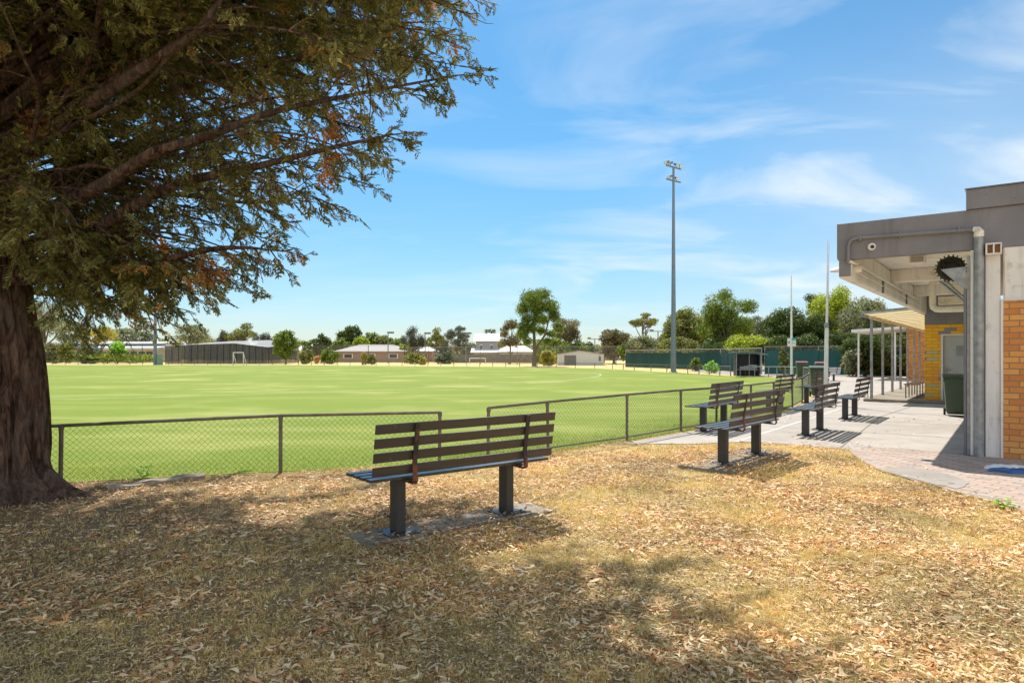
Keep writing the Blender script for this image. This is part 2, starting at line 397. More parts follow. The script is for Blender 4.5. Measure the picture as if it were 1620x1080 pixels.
def mat_net(name, col, alpha, rough=.8):       # far wire or netting seen as a veil
    t = NT(name); t.set(col, rough)
    tr = t.new('ShaderNodeBsdfTransparent'); ms = t.new('ShaderNodeMixShader'); ms.inputs[0].default_value = alpha
    t.l.new(tr.outputs[0], ms.inputs[1]); t.l.new(t.p.outputs[0], ms.inputs[2]); t.l.new(ms.outputs[0], t.out.inputs[0]); return t.m
M['farwire'] = mat_net('far_chain_mesh', (.35, .34, .30), .16)
M['net'] = mat_net('cricket_netting', (.085, .09, .10), .60)
def mat_shade():
    t = NT('green_shade_cloth'); v = t.coord(scale=(1, 1, .25))
    n = t.noise(v, .8, 5, .6, .5)
    t.set(t.ramp(n, [(.3, (.010, .038, .042)), (.55, (.016, .066, .064)), (.75, (.034, .115, .10))]), .8)
    tr = t.new('ShaderNodeBsdfTranslucent'); tr.inputs[0].default_value = (.02, .08, .075, 1); ms = t.new('ShaderNodeMixShader'); ms.inputs[0].default_value = .35
    t.l.new(t.p.outputs[0], ms.inputs[1]); t.l.new(tr.outputs[0], ms.inputs[2]); t.l.new(ms.outputs[0], t.out.inputs[0]); return t.m
M['shade'] = mat_shade()
M['roofwhite'] = simple('pale_roof_sheet', (.62, .62, .62), .35, .2, var=.08)
def mat_fibre():
    t = NT('translucent_roof_sheet'); t.set((.92, .88, .78), .6); tr = t.new('ShaderNodeBsdfTranslucent'); tr.inputs[0].default_value = (.92, .87, .72, 1); ms = t.new('ShaderNodeMixShader'); ms.inputs[0].default_value = .55
    t.l.new(t.p.outputs[0], ms.inputs[1]); t.l.new(tr.outputs[0], ms.inputs[2]); t.l.new(ms.outputs[0], t.out.inputs[0]); return t.m
M['fibre'] = mat_fibre()
M['tile'] = simple('grey_roof_tiles', (.36, .33, .33), .8, var=.2, scale=6)
M['wallbrown'] = simple('brown_brick_wall', (.34, .22, .17), .9, var=.15)
M['wallgrey'] = simple('grey_wall', (.34, .34, .35), .85, var=.1)
M['paling'] = simple('grey_palings', (.17, .16, .15), .9, var=.35, scale=3)
M['metalwhite'] = simple('white_sheet_metal', (.60, .62, .66), .45, .2, var=.06)
M['signwhite'] = simple('sign_board', (.75, .78, .78), .4, var=.03, bump=0)
M['teal'] = simple('sign_teal', (.05, .45, .52), .4, bump=0)

# ---------------------------------------------------------------- the ground, the oval, the paths
def smooth_poly(pts, k=4):
    out = []; n = len(pts)
    for i in range(n):
        p0, p1, p2, p3 = (Vector(pts[(i + j - 1) % n][:2]) for j in range(4))
        for a in range(k):
            t = a / k
            out.append(.5 * ((2*p1) + (p2 - p0)*t + (2*p0 - 5*p1 + 4*p2 - p3)*t*t + (3*p1 - p0 - 3*p2 + p3)*t**3))
    return out
def sheet(name, poly, z, m):
    b = MB(); b.quad(*[(p[0], p[1], z) for p in poly]); o = b.build(name, m); tag(o, kind='structure'); return o

g = MB()
gx = [-1500, -700, -300, -120, -60, -30, -15, -8, -4, 0, 4, 8, 15, 30, 60, 120, 300, 700, 1500]
gy = [-300, -60, -20, -8, 0, 3, 6, 9, 12, 18, 26, 40, 60, 90, 130, 200, 400, 900, 2500]
for y in gy:
    for x in gx: g.v.append((x, y, 0))
W_ = len(gx)
for j in range(len(gy) - 1):
    for i in range(W_ - 1): a = j*W_ + i; g.f.append((a, a+1, a+W_+1, a+W_))
tag(g.build('ground', M['ground']), kind='structure')

# near fence posts: photo px, foot y, top y
LEFT_POSTS = [(97, 765, 673), (444, 747, 657), (696, 735, 652)]
RIGHT_POSTS = [(773, 729, 645), (866, 715, 635.6), (992, 697, 624), (1077, 682, 617), (1134, 672.5, 613), (1188, 662, 608.5), (1224, 653.5, 604.5), (1253, 645, 600.7), (1269, 636, 597), (1279, 625, 591), (1285, 613, 585), (1282, 606, 582), (1271, 602, 581), (1255, 600, 580.5), (1242, 598.5, 580), (1229, 597.5, 580), (1216, 596.6, 580), (1194, 595.6, 580), (1171, 595, 580)]
FAR_POSTS = [(1156, 595, 579.5), (1139, 593.8, 579), (1122, 592.6, 578.5), (1106, 591.6, 578), (1088, 590.6, 577.5), (1055, 588.8, 576.8), (1030, 587, 576.2), (1003.5, 585.7, 575.8), (986, 584.6, 575.3), (969, 583.6, 575), (941, 582.6, 574.5), (910, 581.8, 574.2), (880, 581.2, 573.8), (850, 580.8, 573.4), (822, 580.3, 573)]
x = 800
while x > -60: FAR_POSTS.append((x, 577.0 + 3.2 * max(0, (x - 420) / 400.), 571.0 + 1.9 * max(0, (x - 420) / 400.))); x -= 20.5
def fence_pts(lst):
    out = []
    for px, yb, yt in lst:
        p = G(px, yb); out.append((p.x, p.y, EYE - (yt - HY) / F * p.y))
    return out
LP, RP, FP = fence_pts(LEFT_POSTS), fence_pts(RIGHT_POSTS), fence_pts(FAR_POSTS)
oval = [Vector((p[0], p[1] + .06)) for p in LP] + [Vector((p[0], p[1] + .05)) for p in RP]
oval += [Vector((p[0], p[1])) for p in FP]
oval += [Vector(q) for q in ((-84, 88), (-100, 70), (-108, 45), (-100, 22), (-75, 5), (-45, -3), (-20, 1.0), (-9, 5.9))]
sheet('oval_turf', oval, .006, M['turf'])
# painted boundary line
bl = smooth_poly([(-60, 18), (-40, 17), (-27, 18.6), (-15, 21.7), (-9.8, 24.4), (-4.5, 28.3), (-.9, 31.6), (2.4, 36.0), (5.4, 43), (6.6, 50), (5.5, 58), (2, 66), (-6, 74)], 6)[:-6 * 1 - 5]
b = MB()
for a, c in zip(bl[:-1], bl[1:]):
    d = (c - a).normalized(); n_ = Vector((-d.y, d.x)) * .024
    b.quad((*(a - n_), .011), (*(c - n_), .011), (*(c + n_), .011), (*(a + n_), .011))
tag(b.build('boundary_line', M['linepaint']), kind='structure')

A_ = Vector((.605, .796)); B_ = Vector((.796, -.605)); P0 = Vector((6.82, 9.60))       # clubhouse axes: A recedes, B runs along its front
def L2(s, t): return P0 + B_ * s + A_ * t
path_edge = [G(px, py) for px, py in ((958, 703.5), (1000, 703), (1040, 702.5), (1089, 703), (1135, 701), (1178, 699.5), (1220, 701.5), (1262, 704.5), (1300, 708), (1344, 711.5))]
fence_side = [Vector((p[0] + .16, p[1] - .10)) for p in RP[2:10]]
far_side = [G(1290, 611), G(1287, 604), G(1275, 600.5), G(1255, 598.5), G(1229, 596.2), G(1171, 593.6), G(1150, 592.5), G(1100, 588.5), G(1090, 587)]
poly = [Vector(p[:2]) for p in path_edge] + [L2(-1.3, .15), L2(.5, .2), L2(10, .2), L2(30, 10), L2(30, 60), G(1400, 584), G(1100, 583.5)] + [Vector(p[:2]) for p in reversed(far_side)] + list(reversed(fence_side)) + [Vector(G(985, 700)[:2])]
sheet('concrete_path', poly, .010, M['concrete'])
# joints and the old pale line on the path
b = MB()
def strip(b, a, c, w, z):
    a = Vector(a[:2]); c = Vector(c[:2]); d = (c - a).normalized(); n_ = Vector((-d.y, d.x)) * w / 2
    b.quad((*(a - n_), z), (*(c - n_), z), (*(c + n_), z), (*(a + n_), z))
o0 = Vector(G(1345, 711)[:2])
strip(b, G(1327, 711), G(1392, 660), .018, .014); strip(b, G(1392, 660), G(1470, 634), .018, .014)
for t in (2.6, 4.8, 7.4, 9.9, 12.6, 16, 20, 25):
    c0 = o0 + A_ * (t - 2.2); strip(b, c0, c0 + B_ * 4.2, .022, .014)
    if t > 4: strip(b, c0, c0 - B_ * 2.2, .018, .014)
tag(b.build('path_joints', M['joint']), kind='structure')
b = MB(); strip(b, G(1165, 699.5), G(1330, 647), .045, .014)
tag(b.build('path_line', M['linepaint']), kind='structure')
pav = [G(px, py) for px, py in ((1344, 712), (1349, 720), (1362, 729), (1385, 742), (1410, 751), (1447, 761), (1480, 769), (1517, 781), (1560, 792), (1620, 811), (1760, 862), (2100, 960))]
sheet('brick_paving', [Vector(p[:2]) for p in pav] + [L2(9, -1.5), L2(9, -.02), L2(-.1, -.02), L2(-.1, .2), L2(-1.3, .20)], .013, M['paver'])
cp = smooth_poly([G(px, py)[:2] for px, py in ((1394, 745), (1418, 740), (1440, 743), (1475, 745), (1500, 752), (1515, 757), (1535, 764), (1528, 771), (1512, 775), (1490, 770), (1462, 764), (1440, 757), (1412, 751))], 6)
b = MB(); b.quad(*[(p[0] + .05 * noise.noise(Vector((p[0] * 5, p[1] * 5, 0))), p[1] + .06 * noise.noise(Vector((p[0] * 5, p[1] * 5, 7))), .018) for p in cp])
tag(b.build('cement_patch', mat_conc('patch_cement', (.30, .27, .24), (.40, .365, .33), (.24, .20, .17))), kind='structure')
# verandah slab step
b = MB(); b.prism([tuple(L2(s, t)) for s, t in ((-3.35, 11.45), (2.0, 11.45), (2.0, 28), (-3.35, 28))], 0, .10)
tag(b.build('verandah_slab', M['pad'], bevel=.01), kind='structure')

# ---------------------------------------------------------------- park benches
def make_bench(name='park_bench'):
    t = empty(name)
    seat = M['seat_paint']
    for k in range(4):
        y0 = .235 - k * .118
        MB().box(-.92, .92, y0 - .086, y0, .478, .502).build('seat_slat', seat, t, bevel=.004)
    back_tilt = lambda z: -.235 - (z - .5) * .16
    for k in range(4):
        z0 = .525 + k * .112
        y = back_tilt(z0)
        m = MB(); m.extrude([(-.92, y, z0), (-.92, y + .015, z0 + .002), (-.92, y + .015 - .013, z0 + .078), (-.92, y - .013, z0 + .076)], (1.84, 0, 0))
        m.build('back_slat', M['paint'], t, bevel=.003)
    for s in (-1, 1):
        x = .57 * s
        lg = MB().box(x - .042, x + .042, -.06, .06, .012, .462).build('leg', M['leg_paint'], t, bevel=.004)
        pl = MB().box(x - .13, x + .13, -.13, .13, 0, .012).build('base_plate', M['leg_paint'], lg, bevel=.002)
        for i in (-1, 1):
            for j in (-1, 1): MB().lathe([(.013, .012), (.013, .026), (.006, .032)], (x + i * .10, j * .10, 0), 8).build('bolt', M['darkgrey'], lg)
        MB().box(x - .03, x + .03, -.23, .22, .462, .475).build('seat_bearer', M['leg_paint'], t)
        br = MB()
        pts = [(x, -.10, .455), (x, -.272, .448), (x, -.292, .47), (x, back_tilt(.6) - .024, .6), (x, back_tilt(.93) - .024, .93)]
        for p, q in zip(pts[:-1], pts[1:]): br.beam(p, q, .040, .012, (1, 0, 0) if False else (0, -1, .15))
        br.build('back_bracket', M['rust'] , t)
    return t
def spot(near, far, mv=0.):
    a, c = G(*near), G(*far); d = (c - a); mid = (a + c) / 2
    return (mid.x, mid.y, 0), math.atan2(d.y, d.x)
AX = math.atan2(.796, .605)
benches = [
 (((629, 846), (801, 813)), None, 'dark brown slatted bench nearest the camera, half in tree shade'),
 (((1143, 739), (1197, 722.5)), None, 'dark slatted bench on a pale concrete pad in dry grass at the path edge'),
 (((1274.6, 689), (1297, 680.5)), AX, 'slatted bench on the concrete path casting a striped shadow, between pad bench and verandah bench'),
 (((1337, 664), (1352, 657)), AX, 'slatted bench on concrete nearest the verandah posts'),
 (((1116, 682), (1142, 675)), AX, 'slatted bench facing the oval close to the chain fence, first from the left'),
 (((1217, 650), (1234, 645)), AX, 'slatted bench at the chain fence partly hidden behind the pad bench'),
 (((1279, 639), (1290, 633)), AX - .05, 'slatted bench in front of the green bin at the fence bend'),
]
proto = make_bench()
for i, (sp, ang, lab) in enumerate(benches):
    o = proto if i == 0 else copy_tree(proto)
    loc, a = spot(*sp)
    if i >= 2: a = ang
    z = .022 if i == 0 else .05 if i == 1 else .010
    o.location = (loc[0], loc[1], z); o.rotation_euler = (0, 0, a)
    tag(o, lab, 'bench', 'slatted benches beside the oval')
    if i < 2:
        d = Vector((math.cos(a), math.sin(a))); n_ = Vector((-d.y, d.x)); c = Vector(loc[:2])
        off = ((-.93, 1.0, -.24, .22), (-1.08, 1.06, -.34, .40))[i]
        pd = MB(); pd.prism([tuple(c + d * u + n_ * v) for u, v in ((off[0], off[2]), (off[1], off[2]), (off[1], off[3]), (off[0], off[3]))], -.05, .022 if i == 0 else .05)
        tag(pd.build('concrete_pad', M['pad'], bevel=.012), kind='structure')

# ---------------------------------------------------------------- chain wire fences
def chain(name, pts, mesh_parent, pitch=.07, r=.0016, z0=.03, m='wire'):
    # diagonal wires along a polyline of posts (x, y, top)
    us = [0]; 
    for a, c in zip(pts[:-1], pts[1:]): us.append(us[-1] + math.hypot(c[0]-a[0], c[1]-a[1]))
    Ltot = us[-1]; us_a = np.array(us); P = np.array(pts)
    def at(u, w): # w 0..1 of height
        x = np.interp(u, us_a, P[:, 0]); y = np.interp(u, us_a, P[:, 1]); t = np.interp(u, us_a, P[:, 2]) - .02
        return (x, y, z0 + (t - z0) * w)
    Hh = float(np.mean(P[:, 2])) - z0; mb = MB()
    n = int((Ltot + Hh) / pitch)
    for k in range(n):
        for sgn in (1, -1):
            u0 = -Hh + k * pitch
            ua, ub = max(0, u0), min(Ltot, u0 + Hh)
            if ub - ua < .02: continue
            cuts = [ua] + [u for u in us if ua + .001 < u < ub - .001] + [ub]
            pp = []
            for u in cuts:
                w = (u - u0) / Hh
                if sgn < 0: w = 1 - w
                q = at(u, w); pp.append((q[0], q[1], q[2]))
            mb.tube(pp, r, 3, cap=False)
    return mb.build(name, M[m], mesh_parent)
def pipe_fence(name, pts, label, rail_r=.021, post_r=.024, bottom=False, wire=True, pitch=.07, group=None, rail='fence_rail', post='fence_post', ext=None, skip_mesh=False):
    t = empty(name, (0, 0, 0), 0, label, 'fence', group)
    for i, (x, y, z) in enumerate(pts):
        lean = rng.uniform(-.012, .012, 2)
        m = MB().tube([(x + lean[0], y + lean[1], -.05), (x, y, z - .02)], post_r, 8)
        m.lathe([(post_r * 1.25, z - .05), (post_r * 1.25, z - .01), (post_r * .8, z + .012)], (x, y, 0), 8)
        m.build('post', M[post], t, smooth=True)
    tp = [(x, y, z) for x, y, z in pts]
    if ext: tp = [ext] + tp
    MB().tube(tp, rail_r, 8).build('top_rail', M[rail], t, smooth=True)
    if bottom: MB().tube([(x, y - .02, .07) for x, y, z in pts], rail_r * .7, 6).build('bottom_rail', M[rail], t, smooth=True)
    if wire:
        chain('chain_mesh', tp, t, pitch)
    else:
        m = MB()
        for a, c in zip(tp[:-1], tp[1:]): m.quad((a[0], a[1], .03), (c[0], c[1], .03), (c[0], c[1], c[2]), (a[0], a[1], a[2]))
        m.build('chain_mesh', M['farwire'], t)
    return t
ext = (LP[0][0] - 2.3, LP[0][1] - .75, .66)
pipe_fence('chain_fence', LP, 'low chain wire fence with pipe top rail running from behind the cypress trunk', ext=ext)
pipe_fence('chain_fence', RP[:10], 'low chain wire fence with bottom rail running behind the benches', bottom=True, pitch=.075)
pipe_fence('chain_fence', RP[9:], 'pale chain wire fence curving in front of the dugout at the path end', pitch=.12, post='galv', rail='galv', rail_r=.03, post_r=.028)
pipe_fence('boundary_fence', FP, 'low wire fence along the far side of the oval', wire=False, post_r=.035, rail_r=.022)

# ---------------------------------------------------------------- near ground cover: dry grass, leaf litter
fence_line = [(ext[0], ext[1])] + [(p[0], p[1]) for p in LP] + [(p[0], p[1]) for p in RP[:4]]
fx = np.array([-60] + [p[0] for p in fence_line]); fy = np.array([-10] + [p[1] for p in fence_line])
def inside(poly, X, Y):
    res = np.zeros(len(X), bool); n = len(poly)
    for i in range(n):
        x0, y0 = poly[i][0], poly[i][1]; x1, y1 = poly[(i+1) % n][0], poly[(i+1) % n][1]
        c = ((y0 > Y) != (y1 > Y)); 
        with np.errstate(divide='ignore', invalid='ignore'): xx = (x1 - x0) * (Y - y0) / (y1 - y0) + x0
        res ^= c & (X < xx)
    return res
dry_poly = [(-14, 1.2), (-14, 3.0)] + [(p[0], p[1] - .02) for p in fence_line] 
dry_poly = [(-12, 1.2)] + [(fence_line[0][0] - 6, fence_line[0][1] - 2)] + fence_line[:-1] + [(p.x, p.y) for p in path_edge[1:]] + [(p.x, p.y) for p in pav] + [(13, 5.0), (13, 1.2)]
def vnoise(X, Y, s, seed=0.):
    return np.array([noise.noise(Vector((a * s + seed, c * s - seed, seed))) for a, c in zip(X, Y)])
def scatter(n, poly, ymin, ymax, power=1.0, spread=1.2):
    # more where the picture looks closest, fewer far off
    u = rng.uniform(0, 1, n * 2)
    Yk = ymin * (ymax / ymin) ** u if power == 1 else (ymin ** 2 + (ymax ** 2 - ymin ** 2) * u) ** .5
    Xk = rng.uniform(-spread, spread, n * 2) * (Yk + .6)
    k = inside(poly, Xk, Yk); return Xk[k], Yk[k]
benchpads = [(spot(*benches[0][0])[0], spot(*benches[0][0])[1]), (spot(*benches[1][0])[0], spot(*benches[1][0])[1])]
def on_pad(X, Y):
    r = np.zeros(len(X), bool)
    for (c, a) in benchpads:
        u = (X - c[0]) * math.cos(a) + (Y - c[1]) * math.sin(a); v = -(X - c[0]) * math.sin(a) + (Y - c[1]) * math.cos(a)
        r |= (np.abs(u) < .94) & (np.abs(v) < .20)
    return r
TREE = Vector((-5.5, 6.85, 0))
def blades(name, X, Y, h, w, m, label, z=0.):
    n = len(X); a = rng.uniform(0, 2*np.pi, n); lean = rng.normal(0, .55, (n, 2)) * h[:, None]
    base = np.stack([X, Y, np.full(n, z)], 1); side = np.stack([np.cos(a), np.sin(a), np.zeros(n)], 1) * w[:, None]
    tip = base + np.concatenate([lean, h[:, None]], 1); mid = base + np.concatenate([lean * .35, h[:, None] * .6], 1)
    V = np.stack([base - side, base + side, mid + side * .7, mid - side * .7, tip], 1).reshape(-1, 3)
    I = np.arange(n)[:, None] * 5
    Fc = (I[:, None, :] + np.array([[0, 1, 2], [0, 2, 3], [3, 2, 4]])[None]).reshape(-1, 3)
    o = np_mesh(name, V, Fc, m); tag(o, label, 'grass', kind='stuff'); return o
X, Y = scatter(360000, dry_poly, 2.3, 12, 1)
dens = vnoise(X, Y, 1.1, 3.) + .5 * vnoise(X, Y, 4.0, 9.)
dt = np.hypot(X - TREE.x, Y - TREE.y)
tuft = vnoise(X, Y, 9., 2.)
keep = (rng.uniform(-.45, .45, len(X)) < dens * .5 + tuft * 1.3 + .02) & (~on_pad(X, Y)) & (rng.uniform(0, 1, len(X)) < np.clip((dt - .8) / 5.0, .08, 1))
X, Y, dens = X[keep], Y[keep], dens[keep]
sz = np.clip(Y / 5, .7, 1.7)
blades('dry_grass', X, Y, rng.uniform(.012, .045, len(X)) * (1 + .5 * dens) * sz ** .4, .0016 * sz * rng.uniform(.7, 1.4, len(X)), M['straw'], 'short straw coloured grass with green tufts under the fallen leaves')
# turf blades along the inner side of the near fence
n = 60000; u = rng.uniform(0, 1, n); us_ = np.linspace(0, 1, len(fence_line)); FL = np.array(fence_line + [(p[0], p[1]) for p in RP[4:8]]); us_ = np.linspace(0, 1, len(FL))
X = np.interp(u, us_, FL[:, 0]); Y = np.interp(u, us_, FL[:, 1]) + np.abs(rng.normal(0, 1.1, n)) - .12
X = X + rng.normal(0, .05, n)
blades('turf_grass', X, Y, rng.uniform(.008, .030, n) * (1 + .5 * (rng.uniform(0, 1, n) < .06)), .0022 * rng.uniform(.7, 1.4, n), M['turfblade'], 'bright green turf along the foot of the chain wire fence')

def leaves(name, X, Y, Lm, m, label, z=.012, cat='leaf litter', zr=.03):
    n = len(X); L = np.clip(rng.lognormal(0, .34, n), .4, 1.9) * Lm; a = rng.uniform(0, 2*np.pi, n); cv = rng.normal(0, .22, n); W = L * rng.uniform(.07, .15, n); cup = rng.normal(0, .35, n) * L * .35
    roll = rng.normal(0, .32, n); pit = rng.normal(0, .10, n)
    st = np.linspace(0, 1, 6); prof = np.array([0.05, .75, 1., .85, .5, .04])
    cx = st[None] * L[:, None] - L[:, None] / 2
    cy = cv[:, None] * L[:, None] * (1 - (2*st[None] - 1)**2)
    cz = cup[:, None] * ((2*st[None] - 1)**2 - .3) + rng.uniform(0, 1, n)[:, None] * zr * .5
    wv = W[:, None] * prof[None]
    up = np.sin(roll)[:, None] * wv; ho = np.cos(roll)[:, None] * wv
    def w(px_, py_, pz_):
        z_ = pz_ + np.tan(pit)[:, None] * px_
        return np.stack([X[:, None] + px_ * np.cos(a)[:, None] - py_ * np.sin(a)[:, None], Y[:, None] + px_ * np.sin(a)[:, None] + py_ * np.cos(a)[:, None], z_], 2)
    z = np.full(n, z)
    V1 = w(cx, cy - ho, cz - up); V2 = w(cx, cy + ho, cz + up)
    V = np.stack([V1, V2], 2).reshape(n, 12, 3)
    for (pc, pa), (u0, u1, v0, v1), ph in zip(benchpads, ((-.93, 1.0, -.24, .22), (-1.08, 1.06, -.34, .40)), (.022, .05)):
        uu = (X - pc[0]) * math.cos(pa) + (Y - pc[1]) * math.sin(pa); vv = -(X - pc[0]) * math.sin(pa) + (Y - pc[1]) * math.cos(pa)
        z = np.where((uu > u0 - .01) & (uu < u1 + .01) & (vv > v0 - .01) & (vv < v1 + .01), ph + .006, z)
    V[:, :, 2] += (z - V[:, :, 2].min(1) * .75)[:, None]; V[:, :, 2] = np.maximum(V[:, :, 2], (z * .7)[:, None])
    f = []
    for k in range(5): f += [[2*k, 2*k+1, 2*k+3], [2*k, 2*k+3, 2*k+2]]
    Fc = (np.arange(n)[:, None, None] * 12 + np.array(f)[None]).reshape(-1, 3)
    o = np_mesh(name, V.reshape(-1, 3), Fc, m); tag(o, label, cat, kind='stuff'); return o
X, Y = scatter(210000, dry_poly, 2.3, 12.5, 2)
d = vnoise(X, Y, .8, 21.) + .8 * vnoise(X, Y, 2.6, 5.)
dt = np.hypot(X - TREE.x, Y - TREE.y)
keep = (rng.uniform(-.62, .62, len(X)) < d * 1.5 + .05) & (rng.uniform(0, 1, len(X)) < np.where(on_pad(X, Y), .22, 1)) & (rng.uniform(0, 1, len(X)) < np.clip(dt / 4.2 - .1, .25, 1)) & (rng.uniform(0, 1, len(X)) < np.clip(1.15 - (Y - 7) * .12 + (X > 1) * .3, .25, 1))
leaves('leaf_litter', X[keep], Y[keep], .049, M['litter'], 'curled brown and cream gum leaves scattered over the dry grass')
X, Y = scatter(190000, dry_poly, 2.3, 9.5, 1)
d = vnoise(X, Y, 1.7, 61.); keep = (rng.uniform(-.7, .5, len(X)) < d) & (rng.uniform(0, 1, len(X)) < np.where(on_pad(X, Y), .15, 1))
leaves('bark_litter', X[keep], Y[keep], .026, M['crumbs'], 'dry twig and bark crumbs among the grass', z=.010, cat='litter')
# a thin scatter of leaves blown on to the path and paving
path_poly = [(p.x, p.y) for p in path_edge[3:]] + [(p.x, p.y) for p in pav] + [tuple(L2(2, -.5)), tuple(L2(-1, .2)), tuple(L2(0, 8)), tuple(L2(-4, 8))]
X = rng.uniform(1.5, 14, 6000); Y = rng.uniform(5.5, 16, 6000); k = inside(path_poly, X, Y)
X, Y = X[k], Y[k]; d = vnoise(X, Y, .7, 40.); k = rng.uniform(-.2, .9, len(X)) < d - .02; 
leaves('path_leaves', X[k], Y[k], .06, M['litter'], 'few small leaves blown on to the concrete and pavers', z=.022)

# ---------------------------------------------------------------- the big cypress
tree = empty('cypress_tree', TREE, 0, 'large old cypress with thick furrowed trunk and dark drooping foliage at the left', 'tree')
def build_trunk():
    mb = MB(); nz, na = 200, 200; H = 9.2
    for i in range(nz + 1):
        z = H * (i / nz) ** 1.25 - .05
        r0 = np.interp(z, [-.05, .10, .28, .8, 1.4, 2.2, 3.2, 5, 9.2], [.72, .63, .575, .55, .53, .47, .40, .27, .06])
        cx = -.07 * max(0, z - .5) + .03 * math.sin(z * 1.3)
        for j in range(na):
            a = 2 * math.pi * j / na; q = Vector((math.cos(a), math.sin(a), 0))
            fl = max(0, 1 - z / .55)
            root = .20 * fl ** 2 * (max(0, math.sin(a * 4 + .9)) ** 1.5) + .20 * fl ** 2.5 * max(0, math.cos(a + .15)) ** 8
            rib = .055 * noise.noise(Vector((q.x * 2.0, q.y * 2.0, z * .35))) + .035 * noise.noise(Vector((q.x * 6, q.y * 6, z * .8))) - .07 * abs(noise.noise(Vector((q.x * 9, q.y * 9, z * .55)))) - .04 * abs(noise.noise(Vector((q.x * 20, q.y * 20, z * 1.3))))
            r = r0 + root + rib * min(1, r0 / .4)
            mb.v.append((cx + r * q.x, r * q.y, z))
    for i in range(nz):
        for j in range(na):
            a = i * na + j; c = i * na + (j + 1) % na; mb.f.append((a, c, c + na, a + na))
    mb.f.append(tuple((nz) * na + j for j in range(na)))
    return mb.build('trunk', M['bark'], tree, smooth=False)
tk = build_trunk(); tk.data.polygons.foreach_set('use_smooth', [True] * len(tk.data.polygons))

def limb_curve(ctrl, k=14):
    ctrl = [Vector(p) for p in ctrl]; ext_ = [ctrl[0] * 2 - ctrl[1]] + ctrl + [ctrl[-1] * 2 - ctrl[-2]]; out = []
    for i in range(1, len(ext_) - 2):
        p0, p1, p2, p3 = ext_[i-1], ext_[i], ext_[i+1], ext_[i+2]
        for a in range(k):
            t = a / k; out.append(.5 * ((2*p1) + (p2 - p0)*t + (2*p0 - 5*p1 + 4*p2 - p3)*t*t + (3*p1 - p0 - 3*p2 + p3)*t**3))
    out.append(ctrl[-1]); return out
T0 = TREE
def rel(v): return Vector(v) - T0
seen = [   # the limbs one can follow in the photograph: pixel, distance
 ([(20, 440, 6.85), (90, 410, 6.8), (180, 345, 6.7), (280, 292, 6.6), (400, 265, 6.5), (520, 235, 6.6), (610, 215, 6.7)], .10),
 ([(10, 445, 6.9), (120, 436, 6.7), (230, 418, 6.5), (330, 395, 6.4), (390, 392, 6.5), (430, 396, 6.6)], .06),
 ([(40, 350, 6.8), (150, 300, 6.4), (240, 245, 6.2), (330, 215, 6.2), (430, 178, 6.4), (560, 150, 6.8), (720, 120, 7.4)], .085),
 ([(10, 250, 6.9), (120, 180, 6.5), (230, 105, 6.3), (310, 50, 6.3), (360, -10, 6.4), (480, -90, 6.6)], .085),
 ([(10, 300, 6.9), (150, 290, 7.3), (300, 310, 7.8), (420, 320, 8.2), (500, 290, 8.6)], .05),
 ([(10, 450, 6.9), (60, 462, 7.4), (130, 470, 7.9), (205, 482, 8.2), (262, 508, 8.3)], .05)]
limbs = []
for pts, r in seen: limbs.append((limb_curve([rel(D(*p)) for p in pts], 8), r, True))
def env(z): return float(np.interp(z, [1.9, 2.6, 3.5, 5.0, 6.0, 7.0, 8.4, 9.6], [1.7, 2.1, 2.95, 4.05, 5.4, 6.4, 6.4, 4.6]))
rnd = random.Random(5)
NL = 165
for i in range(NL):
    zt = 2.75 + 7.0 * ((i + .5) / NL) ** .85; az = i * 2.39996 + rnd.uniform(-.2, .2)
    r_ = env(zt) * rnd.uniform(.80, 1.03)
    if zt < 3.5 and math.cos(az - math.atan2(-6.9, 5.4)) > .2: continue
    z0 = 0; z0 = max(2.2, zt - .30 * r_ - .2) if zt > 2.9 else 2.45 + rnd.uniform(0, .5)
    z0 = min(z0, 8.2)
    c, s = math.cos(az), math.sin(az); pts = [(-.1, 0, z0)]; w = 0
    for u in (.3, .6, .85, 1.):
        w += rnd.uniform(-.34, .34); zz = z0 + (zt - z0) * u + .10 * r_ * math.sin(u * 2.6) + rnd.uniform(-.12, .12)
        pts.append((c * r_ * u - s * w, s * r_ * u + c * w, zz))
    limbs.append((limb_curve(pts, 6), .012 + .006 * r_, False))
for tx, ty, tY in ((560,285,7.2),(505,315,6.4),(430,380,6.8),(440,345,7.6),(375,412,7.4),(350,435,6.8),(315,452,7.3),(290,455,6.9),(262,480,7.5),(222,465,7.9),(165,448,7.2),(120,452,7.6),(610,215,6.9),(655,150,7.5),(728,105,7.2),(730,20,7.4),(690,60,6.6),(590,245,7.6),(60,350,5.9),(120,350,5.8),(30,290,5.7),(200,410,6.3),(265,440,7.0),(330,425,6.4),(380,400,7.0),(560,240,6.2),(620,130,6.3),(520,60,6.0),(430,300,6.1),(350,340,7.9)):
    e = rel(D(tx, ty, tY)); z0 = min(5.5, max(2.5, e.z - .12 * e.xy.length + .35)); s0 = Vector((0, 0, z0)); lift = .10 * e.xy.length
    w = rnd.uniform(-.4, .4); m1 = s0.lerp(e, .35) + Vector((w, -w, lift * rnd.uniform(.4, 1.8))); m2 = s0.lerp(e, .7) + Vector((-w, w, lift * rnd.uniform(.2, 1.4)))
    limbs.append((limb_curve([s0, m1, m2, e], 7), .026, False))
for k in range(44):
    az = rnd.uniform(-.7, .9); zt = rnd.uniform(6.0, 8.6); r_ = env(zt) * rnd.uniform(.9, 1.02); z0 = zt - 2.2; c, s = math.cos(az), math.sin(az); w = 0; pts = [(0, 0, z0)]
    for u in (.3, .6, .85, 1.): w += rnd.uniform(-.3, .3); pts.append((c * r_ * u - s * w, s * r_ * u + c * w, z0 + (zt - z0) * u + .5 * math.sin(u * 2.6)))
    limbs.append((limb_curve(pts, 6), .05, False))
